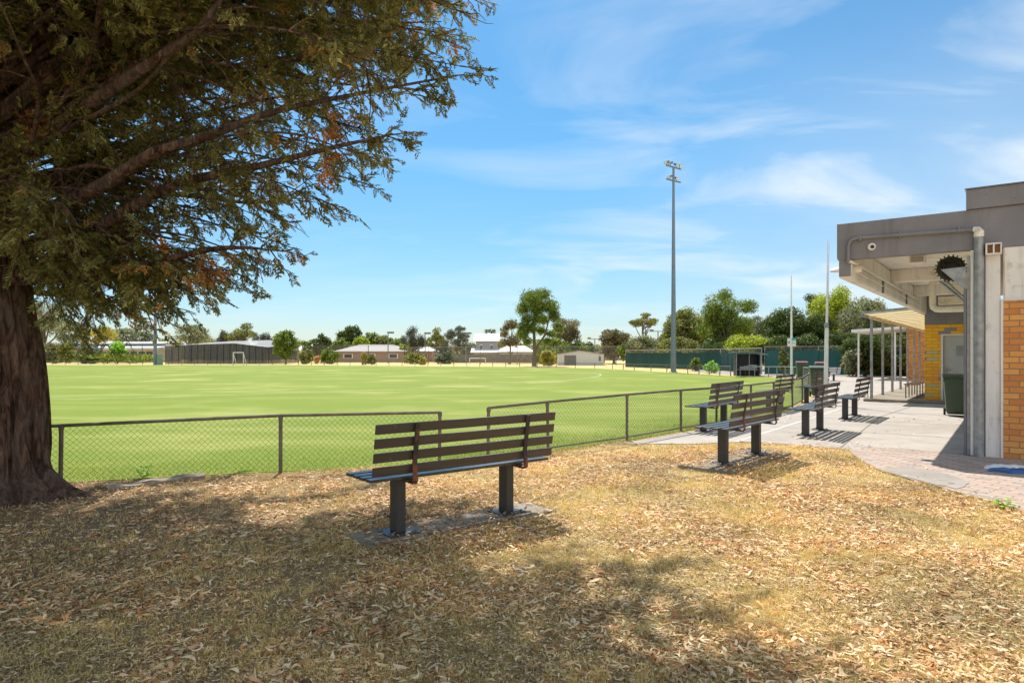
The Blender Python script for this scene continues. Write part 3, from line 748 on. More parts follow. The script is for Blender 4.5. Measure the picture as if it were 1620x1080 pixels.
segs = []            # (start, direction, length) of the secondary twigs
twig_mb = MB(); hid_mb = MB()
for pts, r0, vis in limbs:
    k = len(pts); rr = [r0 * (1 - .92 * (i / (k - 1)) ** .8) + .003 for i in range(k)]
    if vis: MB().tube(pts, rr, 9).build('limb', M['bark'], tree, smooth=True)
    else: hid_mb.tube(pts, rr, 6)
    cum = [0]
    for a, c in zip(pts[:-1], pts[1:]): cum.append(cum[-1] + (c - a).length)
    Ltot = cum[-1]; u = max(.6, Ltot * .13)
    while u < Ltot:
        i = max(0, min(k - 2, int(np.searchsorted(cum, u)) - 1)); f = (u - cum[i]) / max(1e-6, cum[i+1] - cum[i])
        p = pts[i].lerp(pts[i+1], f); t = (pts[i+1] - pts[i]).normalized()
        sd = t.cross(Vector((0, 0, 1))); sd = sd.normalized() if sd.length > .1 else Vector((1, 0, 0))
        upv = sd.cross(t); ph = rnd.choice((0, math.pi)) + rnd.gauss(0, .95); ang = rnd.uniform(.6, 1.1)
        d_ = t * math.cos(ang) + (sd * math.cos(ph) + upv * math.sin(ph)) * math.sin(ang)
        d_.z -= .10; d_.normalize()
        ln = (.34 + .85 * (1 - u / Ltot) ** .7) * rnd.uniform(.45, 1.15); ln = min(ln, 1.15)
        segs.append((p, d_, ln)); u += rnd.uniform(.075, .135)
    segs.append((pts[-1], (pts[-1] - pts[-2]).normalized(), .4))
hid_mb.build('branches', M['bark'], tree)
O, Dn, S_, N_ = [], [], [], []
def gap(p):      # clumps of foliage with holes between; wider holes high up let the sun through in patches
    g0 = noise.noise(Vector((p.x * .85, p.y * .85, p.z * 1.5)) + Vector((3.1, 7.7, 1.3))) + .5 * noise.noise(p * 2.3)
    hole = noise.noise(Vector(((p.x + .10 * p.z) * 1.05 + 5, (p.y - .70 * p.z) * 1.05, 2.0)))
    if p.z > 5.4: g0 = .3
    return min(g0, .22 + 1.9 * hole + (.28 if p.x > 2.6 and p.z > 5 else 0))
for p, d_, ln in segs:
    if p.z > 2.6 and gap(p) < -.22: continue
    droop = rnd.uniform(.05, .35); n_ = 4; pp = []
    for j in range(n_ + 1):
        u = j / n_; pp.append(p + d_ * (ln * u) + Vector((0, 0, -droop * ln * u * u * .6)) + Vector((rnd.gauss(0, .02), rnd.gauss(0, .02), rnd.gauss(0, .02))) * u)
    twig_mb.tube(pp, [.010, .008, .006, .005, .003], 3, cap=False)
    m_ = max(4, int(ln / .040))
    for j in range(m_):
        u = .12 + .88 * (j + rnd.random()) / m_; i = min(n_ - 1, int(u * n_)); f = u * n_ - i
        q = pp[i].lerp(pp[i+1], f); t = (pp[i+1] - pp[i]).normalized()
        if q.z > 2.6 and gap(q) < -.22 + rnd.uniform(-.04, .12): continue
        rv = Vector((rnd.gauss(0, 1), rnd.gauss(0, 1), rnd.gauss(0, .55))).normalized()
        dd = (t * .75 + rv * .75); dd.z -= .22; dd.normalize()
        O.append(q); Dn.append(dd); S_.append(min(.30, .13 * math.exp(rnd.gauss(0, .35))) * (1.1 - .3 * u)); N_.append((rnd.gauss(0, .5), rnd.gauss(0, .5), 1.))
twig_mb.build('twigs', M['bark'], tree)
O, Dn, S_, N_ = np.array(O), np.array(Dn), np.array(S_), np.array(N_)
sd = np.cross(Dn, N_); sd /= np.linalg.norm(sd, axis=1)[:, None] + 1e-9; nn = np.cross(sd, Dn)
# a flat feathery spray: slim side shoots either side of a short axis
def spray_template():
    K = []
    def kite(o, d, L, w, zl): 
        o = np.array(o); d = np.array(d) / np.linalg.norm(d); s = np.array([-d[1], d[0], 0])
        K.append([o, o + d * L * .5 + s * w, o + d * L + np.array([0, 0, zl]), o + d * L * .45 - s * w])
    for k in range(5):
        x = .08 + .17 * k; L = .42 * (1 - .55 * k / 5)
        for s in (-1, 1):
            kite((x, 0, 0), (1, s * 1.05, .12 * (-1) ** k), L, .048, .06 * (-1) ** (k + 1))
            if k < 3: kite((x + L * .33, s * L * .33, 0), (1, s * .15, 0), L * .5, .036, -.05)
    kite((.0, 0, 0), (1, 0, 0), .55, .03, 0); kite((.5, 0, 0), (1, 0, 0), .55, .045, .04)
    return np.array(K).reshape(-1, 3)
TT = spray_template(); nk = len(TT) // 4
jit = rng.normal(0, .02, (len(O), len(TT), 3))
T_ = TT[None] + jit
V = O[:, None, :] + S_[:, None, None] * (T_[:, :, 0:1] * Dn[:, None, :] + T_[:, :, 1:2] * sd[:, None, :] + T_[:, :, 2:3] * nn[:, None, :])
b4 = (np.arange(len(O) * nk) * 4)[:, None, None]; Fc = (b4 + np.array([[0, 1, 2], [0, 2, 3]])[None]).reshape(-1, 3)
np_mesh('foliage', V.reshape(-1, 3), Fc, M['cypress'], tree)

# ---------------------------------------------------------------- the clubhouse at the right
RZ = math.atan2(-.605, .796)
club = empty('clubhouse', (P0.x, P0.y, 0), RZ, 'single storey clubhouse with grey concrete canopy, cream pier and orange brick wall', 'building')
def cbox(name, m, s0, s1, t0, t1, z0, z1, bevel=.006, parent=club):
    return MB().box(s0, s1, t0, t1, z0, z1).build(name, m, parent, bevel=bevel)
cbox('fascia', M['grey'], -1.89, 9, 0, .16, 3.03, 3.62, .012)
cbox('roof_slab', M['cream'], -1.87, 9, .16, 13.6, 3.31, 3.56)
cbox('parapet', M['grey'], -.155, 9, -.035, .30, 3.622, 3.91, .008)
MB().box(-.17, 9.0, -.05, .32, 3.912, 3.93).build('parapet_capping', M['darkgrey'], club)
cbox('edge_beam', M['cream'], -1.87, -1.69, .025, 12.6, 2.73, 3.308, .035)
MB().box(-1.868, -1.692, .012, .023, 2.76, 3.028).build('beam_end', M['grey'], club, bevel=.02)
cbox('side_fascia', M['grey'], -1.895, -1.872, .0, 13.6, 3.06, 3.62, .004)
for t in (4.4, 8.5): cbox('cross_beam', M['cream'], -1.688, -.1, t, t + .24, 3.04, 3.307, .01)
cbox('front_wall', M['white'], .075, .25, 0.0, .20, 0, 3.028, .005)
cbox('upper_wall', M['white'], .285, 9, 0.012, .2, 2.295, 3.028, .002)
cbox('brick_wall', M['brick'], .285, 9, 0.0, .25, 0, 2.262, .002)
cbox('wall_trim', M['white'], .252, .283, -.022, .1, 0, 2.29, .003)
cbox('wall_trim', M['white'], .285, 9, -.022, .1, 2.264, 2.292, .003)
cbox('cover_strip', M['cream'], .30, .325, -.004, .01, 2.30, 3.02, .002)
cbox('side_wall', M['white'], -.10, .07, .10, 11.9, 0, 3.30)
cbox('gate_panel', M['darkgrey'], -.185, -.150, -.02, .06, .02, 2.46, .003)
cbox('gate_panel', M['galv'], -.147, -.105, .0, .08, .02, 2.95, .003)
cbox('white_strip', M['white'], -.102, -.062, -.04, .06, 0.02, 3.02, .004)
g_ = MB(); g_.extrude([(-.47, -.02, 2.77), (-.155, -.02, 2.79), (-.155, -.02, 2.47), (-.19, -.02, 2.47)], (0, .05, 0)); g_.build('gusset_plate', M['galv'], club, bevel=.004)
for k in (0, .07): MB().beam((-.50 + k, .35, 2.62), (-.16 + k * .5, 1.2, 2.28), .03, .03).build('stay_bar', M['galv'], club)
MB().tube([(-.0, -.06, 0.0), (-.0, -.06, 3.24)], .064, 16).build('downpipe', M['galv'], club, smooth=True)
MB().tube([(.0, -.06, 3.20), (-.0, -.06, 3.27), (-.02, -.06, 3.31), (-.07, -.06, 3.325)], [.066, .066, .05, .03], 12).build('pipe_elbow', M['cream'], club, smooth=True)
arc = [(-1.72, -.035, 2.98), (-1.72, -.035, 3.24), (-1.705, -.035, 3.30), (-1.66, -.035, 3.345), (-1.58, -.035, 3.36), (-.05, -.035, 3.318)]
MB().tube(arc, .026, 10).build('fascia_pipe', M['grey'], club, smooth=True)
for s in (-1.55, -1.0, -.25): MB().box(s, s + .02, -.068, -.002, 3.30, 3.39).build('pipe_clip', M['grey'], club)
MB().tube([(-1.72, -.035, 3.0), (-1.68, .02, 2.985), (-1.655, .12, 2.98), (-1.655, 9.6, 2.98)], .024, 8).build('conduit', M['cream'], club, smooth=True)
MB().tube([(-1.67, .15, 2.86), (-1.67, 9.6, 2.86)], .012, 6).build('conduit', M['cream'], club)
MB().tube([(-1.69, .30, 2.905), (-1.58, .30, 2.905)], .06, 14).build('pipe_stub', M['cream'], club, smooth=True)
for t in (3.2, 6.9): MB().box(-1.69, -1.655, t, t + .05, 2.72, 3.02).build('beam_strap', M['darkgrey'], club)
MB().tube([(-.55, 6.5, 3.19), (-.92, 6.0, 3.19), (-1.0, 5.88, 3.18), (-1.035, 5.80, 3.13), (-1.04, 5.78, 3.05), (-1.04, 5.78, 2.64), (-1.03, 5.78, 2.56), (-.97, 5.78, 2.51), (-.88, 5.78, 2.50), (-.12, 5.78, 2.50)], .07, 14).build('vent_pipe', M['cream'], club, smooth=True)
cbox('pipe_box', M['cream'], -.95, -.12, 5.95, 6.15, 2.62, 2.80)
# far wall under the canopy: glazed bricks, door
cbox('glazed_wall', M['glazed'], -1.75, -1.33, 12.0, 12.25, .10, 2.405, .002)
cbox('glazed_wall', M['glazed'], -1.328, -.1, 12.0, 12.25, 2.11, 2.405, .002)
cbox('band_wall', M['grey'], -1.75, -.1, 11.98, 12.24, 2.408, 3.30, .004)
cbox('glazed_wall', M['brick'], -1.75, -1.55, 12.255, 28, .10, 3.0, .002)
dr = cbox('door', M['wallgrey'], -1.275, -.40, 12.06, 12.10, .10, 2.06, .004)
dr.data.materials.clear(); dr.data.materials.append(simple('door_paint', (.50, .49, .46), .5, var=.05, dirt=(.42, .40, .36)))
for a in ((-1.326, -1.278, .10, 2.108), (-1.276, -.352, 2.063, 2.107)):
    cbox('door_frame', M['white'], a[0], a[1], 11.97, 12.12, a[2], a[3], .003, dr)
MB().box(-1.18, -1.05, 12.02, 12.045, 1.02, 1.05).box(-1.20, -1.17, 12.02, 12.058, .93, 1.12).build('handle', M['galv'], dr)
MB().box(-.95, -.45, 12.045, 12.059, 1.45, 1.75).build('door_panel', M['wallgrey'], dr)
cbox('back_wall', M['brick'], -1.75, 9, 27.9, 28.1, 0, 3.4)
# things fixed to it
cam_ = empty('security_camera', (P0.x, P0.y, 0), RZ, 'small white dome security camera on the grey canopy edge', 'camera')
m = MB(); m.lathe([(.056, 0), (.062, .02), (.055, .045), (.03, .058)], (0, 0, 0), 18)
m.v = [(-1.385 + x, -z - .002, 3.20 + y) for x, y, z in m.v]; m.build('housing', M['white'], cam_, smooth=True)
m = MB(); m.lathe([(.030, 0), (.026, .014), (.01, .022)], (0, 0, 0), 14)
m.v = [(-1.372 + x, -z - .052, 3.195 + y) for x, y, z in m.v]; m.build('lens', M['black'], cam_, smooth=True)
lb = empty('wall_light', (P0.x, P0.y, 0), RZ, 'white twin wall light box beside the downpipe top', 'light')
cb = lambda n, mm, *a: MB().box(*a).build(n, mm, lb, bevel=.003)
cb('case', M['white'], .08, .27, -.13, 0, 2.925, 2.945); cb('case', M['white'], .08, .27, -.13, 0, 3.07, 3.09)
for a in (.08, .165, .25): cb('case', M['white'], a, a + .02, -.128, 0, 2.946, 3.069)
cb('backing', M['timber'], .10, .25, -.04, -.002, 2.947, 3.068)
lf = empty('ceiling_light', (P0.x, P0.y, 0), RZ, 'grey box light fitting under the canopy soffit', 'light')
MB().box(-1.13, -.87, 2.3, 2.5, 3.17, 3.305).build('housing', M['cream'], lf, bevel=.01)
MB().box(-1.10, -.90, 2.285, 2.298, 3.19, 3.28).build('diffuser', simple('grey_lens', (.35, .33, .30), .3), lf)
ed = empty('round_light', (P0.x, P0.y, 0), RZ, 'white round dish shaped light at the outer end of the canopy beam', 'light')
m = MB(); m.lathe([(.10, 0), (.11, .02), (.09, .05), (.03, .07)], (-1.99, .5, 2.90), 18); m.build('shade', M['white'], ed, smooth=True)
MB().tube([(-1.99, .5, 2.96), (-1.88, .5, 2.98)], .012, 6).build('arm', M['white'], ed)
wh = empty('studded_ring', (P0.x, P0.y, 0), RZ, 'round black studded ring hanging above the steel bracket', 'ring')
m = MB(); c = Vector((-.40, .95, 2.88)); nr, nt = 40, 10
for i in range(nr):
    a = 2*math.pi*i/nr
    for j in range(nt):
        b_ = 2*math.pi*j/nt; rr = .145 + .052*math.cos(b_) + .006 * random.uniform(-1, 1)
        m.v.append((c.x + rr*math.cos(a), c.y + .05*math.sin(b_) + .05 * math.cos(a), c.z + rr*math.sin(a)))
for i in range(nr):
    for j in range(nt): m.f.append((i*nt+j, ((i+1)%nr)*nt+j, ((i+1)%nr)*nt+(j+1)%nt, i*nt+(j+1)%nt))
m.build('ring', M['black'], wh)
m = MB()
for i in range(22):
    a = 2*math.pi*i/22; p = c + Vector((math.cos(a)*.195, .05*math.cos(a), math.sin(a)*.195)); m.tube([p, p + Vector((math.cos(a)*.025, 0, math.sin(a)*.025))], .011, 6)
m.build('studs', M['black'], wh)
m = MB(); m.lathe([(.10, 0), (.10, .03)], (0, 0, 0), 20); m.v = [(c.x + x, c.y + z, c.z + y) for x, y, z in m.v]; m.build('hub', M['black'], wh)

# verandah
ver = empty('verandah', (P0.x, P0.y, 0), RZ, 'long open verandah with thin steel posts and yellow rafters past the glazed brick wall', 'verandah')
for k in range(7): MB().beam((-3.15, 11.67 + 2.28 * k, .10), (-3.15, 11.67 + 2.28 * k, 2.60), .075, .075).build('post', M['galv'], ver, bevel=.004)
MB().box(-3.20, -3.10, 11.5, 28, 2.60, 2.70).build('post_beam', M['tan'], ver)
m = MB(); m.extrude([(-3.38, 11.35, 2.775), (-1.76, 11.35, 2.90), (-1.76, 11.35, 2.935), (-3.38, 11.35, 2.81)], (0, 17, 0)); m.build('roof_sheet', M['fibre'], ver)
MB().beam((-3.42, 11.30, 2.785), (-1.80, 11.30, 2.905), .03, .08).build('barge', M['galv'], ver)
MB().box(-3.47, -3.385, 11.30, 28, 2.70, 2.80).build('gutter', M['darkgrey'], ver)
for k in range(14): MB().beam((-3.36, 11.9 + 1.15 * k, 2.762), (-1.78, 11.9 + 1.15 * k, 2.887), .05, .022).build('rafter', M['yellow'], ver)
MB().tube([(-2.35, 19.5, .1), (-2.35, 19.5, 2.75)], .07, 12).build('downpipe', M['white'], ver, smooth=True)
vb = empty('timber_bench', (P0.x, P0.y, 0), RZ, 'brown timber seat on thin legs beside the glazed brick wall', 'bench')
for k in range(3): MB().box(-2.36 + k * .13, -2.25 + k * .13, 12.4, 15.2, .52, .55).build('seat_board', M['timber'], vb)
for t in (12.55, 13.4, 14.2, 15.0):
    for s in (-2.33, -2.02): MB().box(s, s + .03, t, t + .03, .10, .518).build('leg', M['fence_post'], vb)

# building beyond
bb = empty('brick_hall', (P0.x, P0.y, 0), RZ, 'far brick hall with flat white awning seen through the verandah posts', 'building')
MB().box(-4.6, 8, 33.4, 48, 0, 3.1).build('wall', M['brick'], bb)
MB().box(-4.7, 8, 33.2, 48, 3.105, 3.4).build('roof', M['roofwhite'], bb)
m = MB(); m.extrude([(-7.2, 31.5, 2.78), (-4.3, 31.5, 2.98), (-4.3, 31.5, 3.10), (-7.2, 31.5, 2.95)], (0, 6, 0)); m.build('awning', M['white'], bb)
wf = MB().box(-3.6, -2.4, 33.34, 33.39, 1.0, 2.2).build('window', M['white'], bb); MB().box(-3.52, -2.48, 33.32, 33.335, 1.08, 2.12).build('pane', M['glass'], wf)
for s in (-6.9, -5.0): MB().tube([(s, 32, 0), (s, 32, 2.8)], .05, 8).build('post', M['white'], bb)

# ---------------------------------------------------------------- bins, poles, signs and small things
def make_bin(name, lid):
    t = empty(name)
    m = MB()
    def ring(z, hw, hd, y0): return [(-hw, -hd + y0, z), (hw, -hd + y0, z), (hw, hd + y0, z), (-hw, hd + y0, z)]
    rs = [ring(.05, .20, .235, .02), ring(.10, .225, .26, .01), ring(.93, .28, .33, 0), ring(.985, .30, .35, 0)]
    for r_ in rs: m.v += r_
    for i in range(3):
        for j in range(4): a = i*4+j; c = i*4+(j+1)%4; m.f.append((a, c, c+4, a+4))
    m.f.append((3, 2, 1, 0)); m.f.append((12, 13, 14, 15)); m.build('body', M['binplastic'], t, bevel=.02)
    MB().box(-.30, .30, -.355, -.33, .90, .955).box(-.30, -.27, -.36, .30, .91, .95).box(.27, .30, -.36, .30, .91, .95).build('rim', M['binplastic'], t, bevel=.008)
    m = MB(); pr = [(-.37, 1.0), (-.36, 1.03), (-.15, 1.075), (.15, 1.085), (.33, 1.06), (.36, 1.0), (.36, .99), (-.37, .985)]
    m.extrude([(-.305, y, z) for y, z in pr], (.61, 0, 0)); m.build('lid', lid, t, bevel=.01)
    MB().tube([(-.24, .40, 1.0), (.24, .40, 1.0)], .016, 8).build('handle', M['black'], t)
    for s in (-1, 1):
        m = MB(); m.lathe([(.06, -.025), (.10, -.025), (.10, .025), (.06, .025)], (0, 0, 0), 18); m.v = [(s * .25 + z, .24 + x, .10 + y) for x, y, z in m.v]; m.build('wheel', M['black'], t)
    return t
b1 = make_bin('wheelie_bin', M['binplastic']); b1.location = (*G(1513, 658)[:2], .01); b1.scale = (.93, .93, .93); b1.rotation_euler = (0, 0, RZ + .1); tag(b1, 'dark green wheelie bin in front of the door beside the glazed brick wall', 'bin', 'wheelie bins')
b2 = copy_tree(b1); b2.scale = (1, 1, 1); b2.location = (*G(1295, 628)[:2], .01); b2.rotation_euler = (0, 0, -.35); tag(b2, 'green wheelie bin with white emblem at the bend of the chain fence', 'bin', 'wheelie bins')
em = MB(); 
for k in range(24):
    pass
m = MB(); nseg = 16
for i in range(nseg):
    a0, a1 = 2*math.pi*i/nseg, 2*math.pi*(i+1)/nseg
    m.quad(*[(r_ * math.cos(a) * 1.5, 0, .68 + r_ * .8 * math.sin(a)) for r_, a in ((.03, a0), (.055, a0), (.055, a1), (.03, a1))])
m.box(-.07, .07, -.002, .0, .575, .59)
m.v = [(x, y - .338 + (.9 - z) * .075 - .004, z) for x, y, z in m.v]; m.build('emblem', M['white'], b2)
b3 = make_bin('wheelie_bin', M['redlid'])
for i, (px, py, lab) in enumerate(((1268, 601.5, 'red lidded bin behind the far chain fence just right of the sign pole'), (1299, 604.5, 'red lidded bin partly hidden behind the emblem bin'))):
    o = b3 if i == 0 else copy_tree(b3); o.location = (*G(px, py)[:2], .01); o.rotation_euler = (0, 0, -.3); tag(o, lab, 'bin', 'wheelie bins')

def flood(px, py, ytop, r, label, name='flood_light_pole'):
    p = G(px, py); H = EYE + (HY - ytop) / F * p.y
    t = empty(name, (p.x, p.y, 0), 0, label, 'light pole'); return t, H, p
t, H, p = flood(1065.5, 589, 258, .2, 'tall tapered steel floodlight pole on the far side of the oval')
MB().tube([(0, 0, 0), (0, 0, 3), (0, 0, H - .3)], [.225, .20, .085], 16).build('pole', M['pole'], t, smooth=True)
MB().lathe([(.34, 0), (.34, .05), (.25, .07)], (0, 0, 0), 16).build('base_flange', M['galv'], t)
ca = R(38); dx, dy = math.cos(ca), math.sin(ca)
def lamps(t, z, offs, half):
    MB().beam((-dx*half, -dy*half, z - .0), (dx*half, dy*half, z + .0), .09, .09).build('crossbar', M['darkgrey'], t)
    for o_ in offs:
        cx, cy = dx*o_, dy*o_
        k_ = .72; lp = MB(); f = Vector((-.75 if o_ < 0 else .4, -.5, -.35)).normalized(); sd_ = f.cross(Vector((0, 0, 1))).normalized(); u_ = sd_.cross(f)
        c0 = Vector((cx, cy, z + .27)) 
        q0 = [c0 + sd_*a*.12 + u_*b_*.07 - f*.2 for a, b_ in ((-1,-1),(1,-1),(1,1),(-1,1))]; q1 = [c0 + sd_*a*.19 + u_*b_*.09 + f*.15 for a, b_ in ((-1,-1),(1,-1),(1,1),(-1,1))]
        lp.v = [tuple(q) for q in q0 + q1]; lp.f = [(0,3,2,1),(4,5,6,7),(0,1,5,4),(1,2,6,5),(2,3,7,6),(3,0,4,7)]
        l_ = lp.build('lamp', M['darkgrey'], t); gl = MB(); gl.quad(*[c0 + sd_*a*.17 + u_*b_*.07 + f*.155 for a, b_ in ((-1,-1),(1,-1),(1,1),(-1,1))]); gl.build('lens', M['cream'], l_)
        MB().beam((cx, cy, z), (cx, cy, z + .22), .04, .04).build('lamp_bracket', M['darkgrey'], t)
lamps(t, H - .35, (-.85, -.4, .35, .8), .95); lamps(t, H - 1.45, (-.45, .35), .9)
t, H, p = flood(245.5, 577, 376, .3, 'pale floodlight pole behind the cypress foliage beyond the oval')
MB().tube([(0, 0, 0), (0, 0, H)], [.24, .10], 14).build('pole', M['pole'], t, smooth=True); lamps(t, H - .4, (-1, -.4, .4, 1), 1.4)
MB().box(.35, .95, -.3, .3, 0, 1.5).build('switch_box', simple('switch_box_green', (.20, .30, .22), .5), t, bevel=.02)
# flag and sign poles by the path
p = G(1252, 614); t = empty('sign_pole', (p.x, p.y, 0), 0, 'slim white pole carrying a small white and teal sign', 'pole')
Hh = EYE + (HY - 436) / F * p.y
MB().tube([(0, 0, 0), (0, 0, Hh * .5), (0, 0, Hh)], [.055, .045, .02], 10).build('pole', M['white'], t, smooth=True)
zs = EYE + (HY - 548) / F * p.y
sg = MB().box(-.20, .17, -.075, -.058, zs, zs + .37).build('sign_board', M['signwhite'], t)
MB().box(-.02, .17, -.080, -.0755, zs + .27, zs + .37).build('sign_band', M['teal'], sg)
m = MB().box(-.165, -.11, -.0795, -.0755, zs + .14, zs + .20).box(-.15, -.125, -.0795, -.0755, zs + .205, zs + .225); m.build('sign_mark', M['navy'], sg)
m = MB().box(-.0, .012, -.0795, -.0755, zs + .13, zs + .22).box(.012, .05, -.0795, -.0755, zs + .13, zs + .142).box(.065, .12, -.0795, -.0755, zs + .15, zs + .165); m.build('sign_mark', M['darkgrey'], sg)
p = G(1306, 640); t = empty('flag_pole', (p.x, p.y, 0), 0, 'tall white stepped flagpole leaning slightly beside the green bin', 'pole')
Hh = EYE + (HY - 380) / F * p.y
MB().tube([(0, 0, 0), (.04, 0, 2.35)], [.062, .055], 12).build('lower_pole', M['white'], t, smooth=True)
MB().tube([(.04, 0, 2.35), (.075, 0, Hh)], [.038, .016], 10).build('upper_pole', M['white'], t, smooth=True)
MB().tube([(.05, -.06, 2.2), (.085, -.05, Hh - .1)], .004, 4).build('halyard', M['galv'], t)
m = MB(); m.tube([(.03, 0, 2.28), (.03, 0, 2.42)], .066, 12); m.build('collar', M['galv'], t)

# timber sleeper and weed by the near fence, blue sheet at the clubhouse
a, c = G(168, 775), G(322, 756)
lg = MB(); n_ = 14
for i in range(n_ + 1):
    q = a.lerp(c, i / n_); d_ = (c - a).normalized(); s_ = Vector((-d_.y, d_.x, 0)); hw = .085 + .012 * math.sin(i * 2.1); hh = .07 + .010 * math.sin(i * 1.3) - .035 * (1 - i / n_)
    for k, (u, w) in enumerate(((-1, -.02), (1, -.02), (1, .8), (.7, 1), (-.7, 1), (-1, .8))): lg.v.append(tuple(q + s_ * hw * u + Vector((0, 0, hh * w))))
for i in range(n_):
    for k in range(6): x0 = i*6+k; x1 = i*6+(k+1)%6; lg.f.append((x0, x1, x1+6, x0+6))
lg.f.append((5,4,3,2,1,0)); lg.f.append(tuple(n_*6+k for k in range(6)))
tag(lg.build('timber_sleeper', M['log']), 'half buried grey timber sleeper below the near chain fence', 'sleeper')
p = G(226, 757); wd = empty('weed', (p.x, p.y, 0), 0, 'small bright green leafy weed beside the timber sleeper', 'plant')
m = MB()
for k in range(46):
    a = rnd.uniform(0, 6.28); rr_ = rnd.uniform(.01, .11); z = rnd.uniform(.02, .15); s = rnd.uniform(.014, .028); tl = rnd.uniform(-.5, .5)
    c_ = Vector((rr_ * math.cos(a), rr_ * math.sin(a), z)); u_ = Vector((math.cos(a), math.sin(a), tl)).normalized() * s; v_ = Vector((-math.sin(a), math.cos(a), rnd.uniform(-.4, .6))).normalized() * s
    m.quad(c_ - u_, c_ - v_ * .9, c_ + u_, c_ + v_ * .9)
m.build('leaves', FOL['bright'], wd)
m = MB()
for k in range(6): a = k; m.tube([(0, 0, 0), (.08 * math.cos(a), .08 * math.sin(a), .13)], .002, 4)
m.build('stems', FOL['mid'], wd)
p = G(1612, 749); bt = empty('blue_sheet', (p.x, p.y, 0), RZ, 'crumpled blue plastic sheet on pale fabric at the foot of the brick wall', 'sheet')
for nm, mm, y0, hw, hd, hz in (('blue_cover', 'blue', 0, .32, .13, .06), ('pale_fabric', 'white', .24, .36, .12, .07)):
    m = MB(); nx_, ny_ = 26, 12
    for i in range(nx_ + 1):
        for j in range(ny_ + 1):
            u, v = i / nx_ * 2 - 1, j / ny_ * 2 - 1; e = max(0, 1 - u*u) ** .4 * max(0, 1 - v*v) ** .4
            m.v.append((u * hw, y0 + v * hd + .02 * math.sin(u * 7), .013 + e * (hz * .6 + hz * .8 * abs(noise.noise(Vector((u * 3, v * 2, y0 * 9)))))))
    for i in range(nx_):
        for j in range(ny_): q = i*(ny_+1)+j; m.f.append((q, q+ny_+1, q+ny_+2, q+1))
    m.build(nm, M[mm], bt, smooth=True)

wd2 = copy_tree(wd); q = G(1586, 804); wd2.location = (q.x, q.y, .015); wd2.scale = (1.1, 1.1, .5); tag(wd2, 'small green weed growing between the brick pavers at the right edge', 'plant')
# ---------------------------------------------------------------- beyond the oval: fences, shelter, sheds, houses
def tall_fence(pts, H, label, mat='farwire', post='darkgrey', pr=.035, every=None, name='wire_fence', cat='fence', shade=None, mid=True):
    t = empty(name, (0, 0, 0), 0, label, cat)
    for a, c in zip(pts[:-1], pts[1:]):
        a, c = Vector(a[:2]), Vector(c[:2]); L = (c - a).length; n_ = max(1, round(L / (every or 3)))
        for k in range(n_ + (c == Vector(pts[-1][:2]))):
            q = a.lerp(c, k / n_); MB().tube([(q.x, q.y, 0), (q.x, q.y, H + .05)], pr, 6).build('post', M[post], t)
    m = MB(); m2 = MB(); sh = MB()
    for a, c in zip(pts[:-1], pts[1:]):
        m.quad((a[0], a[1], .02), (c[0], c[1], .02), (c[0], c[1], H), (a[0], a[1], H))
        m2.tube([(a[0], a[1], H), (c[0], c[1], H)], pr * .7, 5)
        if shade:
            d_ = (Vector(c[:2]) - Vector(a[:2])); nrm = Vector((-d_.y, d_.x)).normalized(); n_ = int(d_.length / .35) + 1
            if nrm.y > 0: nrm = -nrm
            for i in range(n_):
                for ii in (i, i + 1):
                    q = Vector(a[:2]).lerp(Vector(c[:2]), ii / n_); w = .03 + .05 * abs(math.sin(ii * .9) * math.sin(ii * .23))
                    for z in (.05, shade * .5, shade + .03 * math.sin(ii * 1.1)): 
                        sh.v.append((q.x + nrm.x * w * (1.6 if z == shade * .5 else .6), q.y + nrm.y * w, z))
                b_ = len(sh.v) - 6; sh.f += [(b_, b_+3, b_+4, b_+1), (b_+1, b_+4, b_+5, b_+2)]
    m.build('chain_mesh', M[mat], t); m2.build('top_rail', M[post], t)
    if shade: sh.build('shade_cloth', M['shade'], t, smooth=True)
    return t
g0, g1, g2, g3 = G(1385, 594.5), G(1210, 592.5), G(1140, 586.8), G(990, 581)
tall_fence([G(1470, 594.5), g0, g1], 2.05, 'tennis court fence with dark teal shade cloth behind the bins and poles', post='galv', shade=1.75, pr=.03)
tall_fence([G(1205, 592.0), g2, g3], 1.95, 'tennis court fence with lighter green shade cloth left of the dugout', post='galv', shade=1.62, pr=.035, every=4.5)
tall_fence([G(640, 574.8), G(760, 576.2), G(880, 577.0), G(975, 577.5)], 2.55, 'tall bare chain wire fence behind the white shed and houses', post='fence_post', pr=.045, every=6)
tall_fence([G(150, 574), G(300, 574), G(420, 574), G(640, 574.8)], 2.9, 'tall dark wire fence in front of the school and cricket nets', post='black', pr=.05, every=6.5)
# dugout
p = G(1184, 594.8); t = empty('dugout', (p.x, p.y, 0), R(-8), 'dark navy team shelter with curved roof against the green fence', 'shelter')
MB().box(-.80, .82, .95, 1.0, 0, 1.50).build('back_panel', M['navy'], t); MB().box(-.80, -.76, 0, .95, 0, 1.50).build('side_panel', M['navy'], t); MB().box(.78, .82, .3, .95, 0, 1.45).build('side_panel', M['navy'], t)
m = MB(); pr = [(-1.05 + 2.3 * k / 10, 1.53 + .14 * math.sin(math.pi * (k + 2.5) / 14) - .012 * k) for k in range(11)]
for k in range(10):
    (x0, z0), (x1, z1) = pr[k], pr[k+1]; m.extrude([(x0, -.25, z0), (x1, -.25, z1), (x1, -.25, z1 + .03), (x0, -.25, z0 + .03)], (0, 1.35, 0))
m.build('roof', M['pole'], t)
for x_ in (-.78, .05, .80): MB().tube([(x_, -.02, 0), (x_, -.02, 1.6)], .025, 6).build('post', M['galv'], t)
MB().box(-.7, .7, .55, .9, .42, .46).build('seat', M['galv'], t)
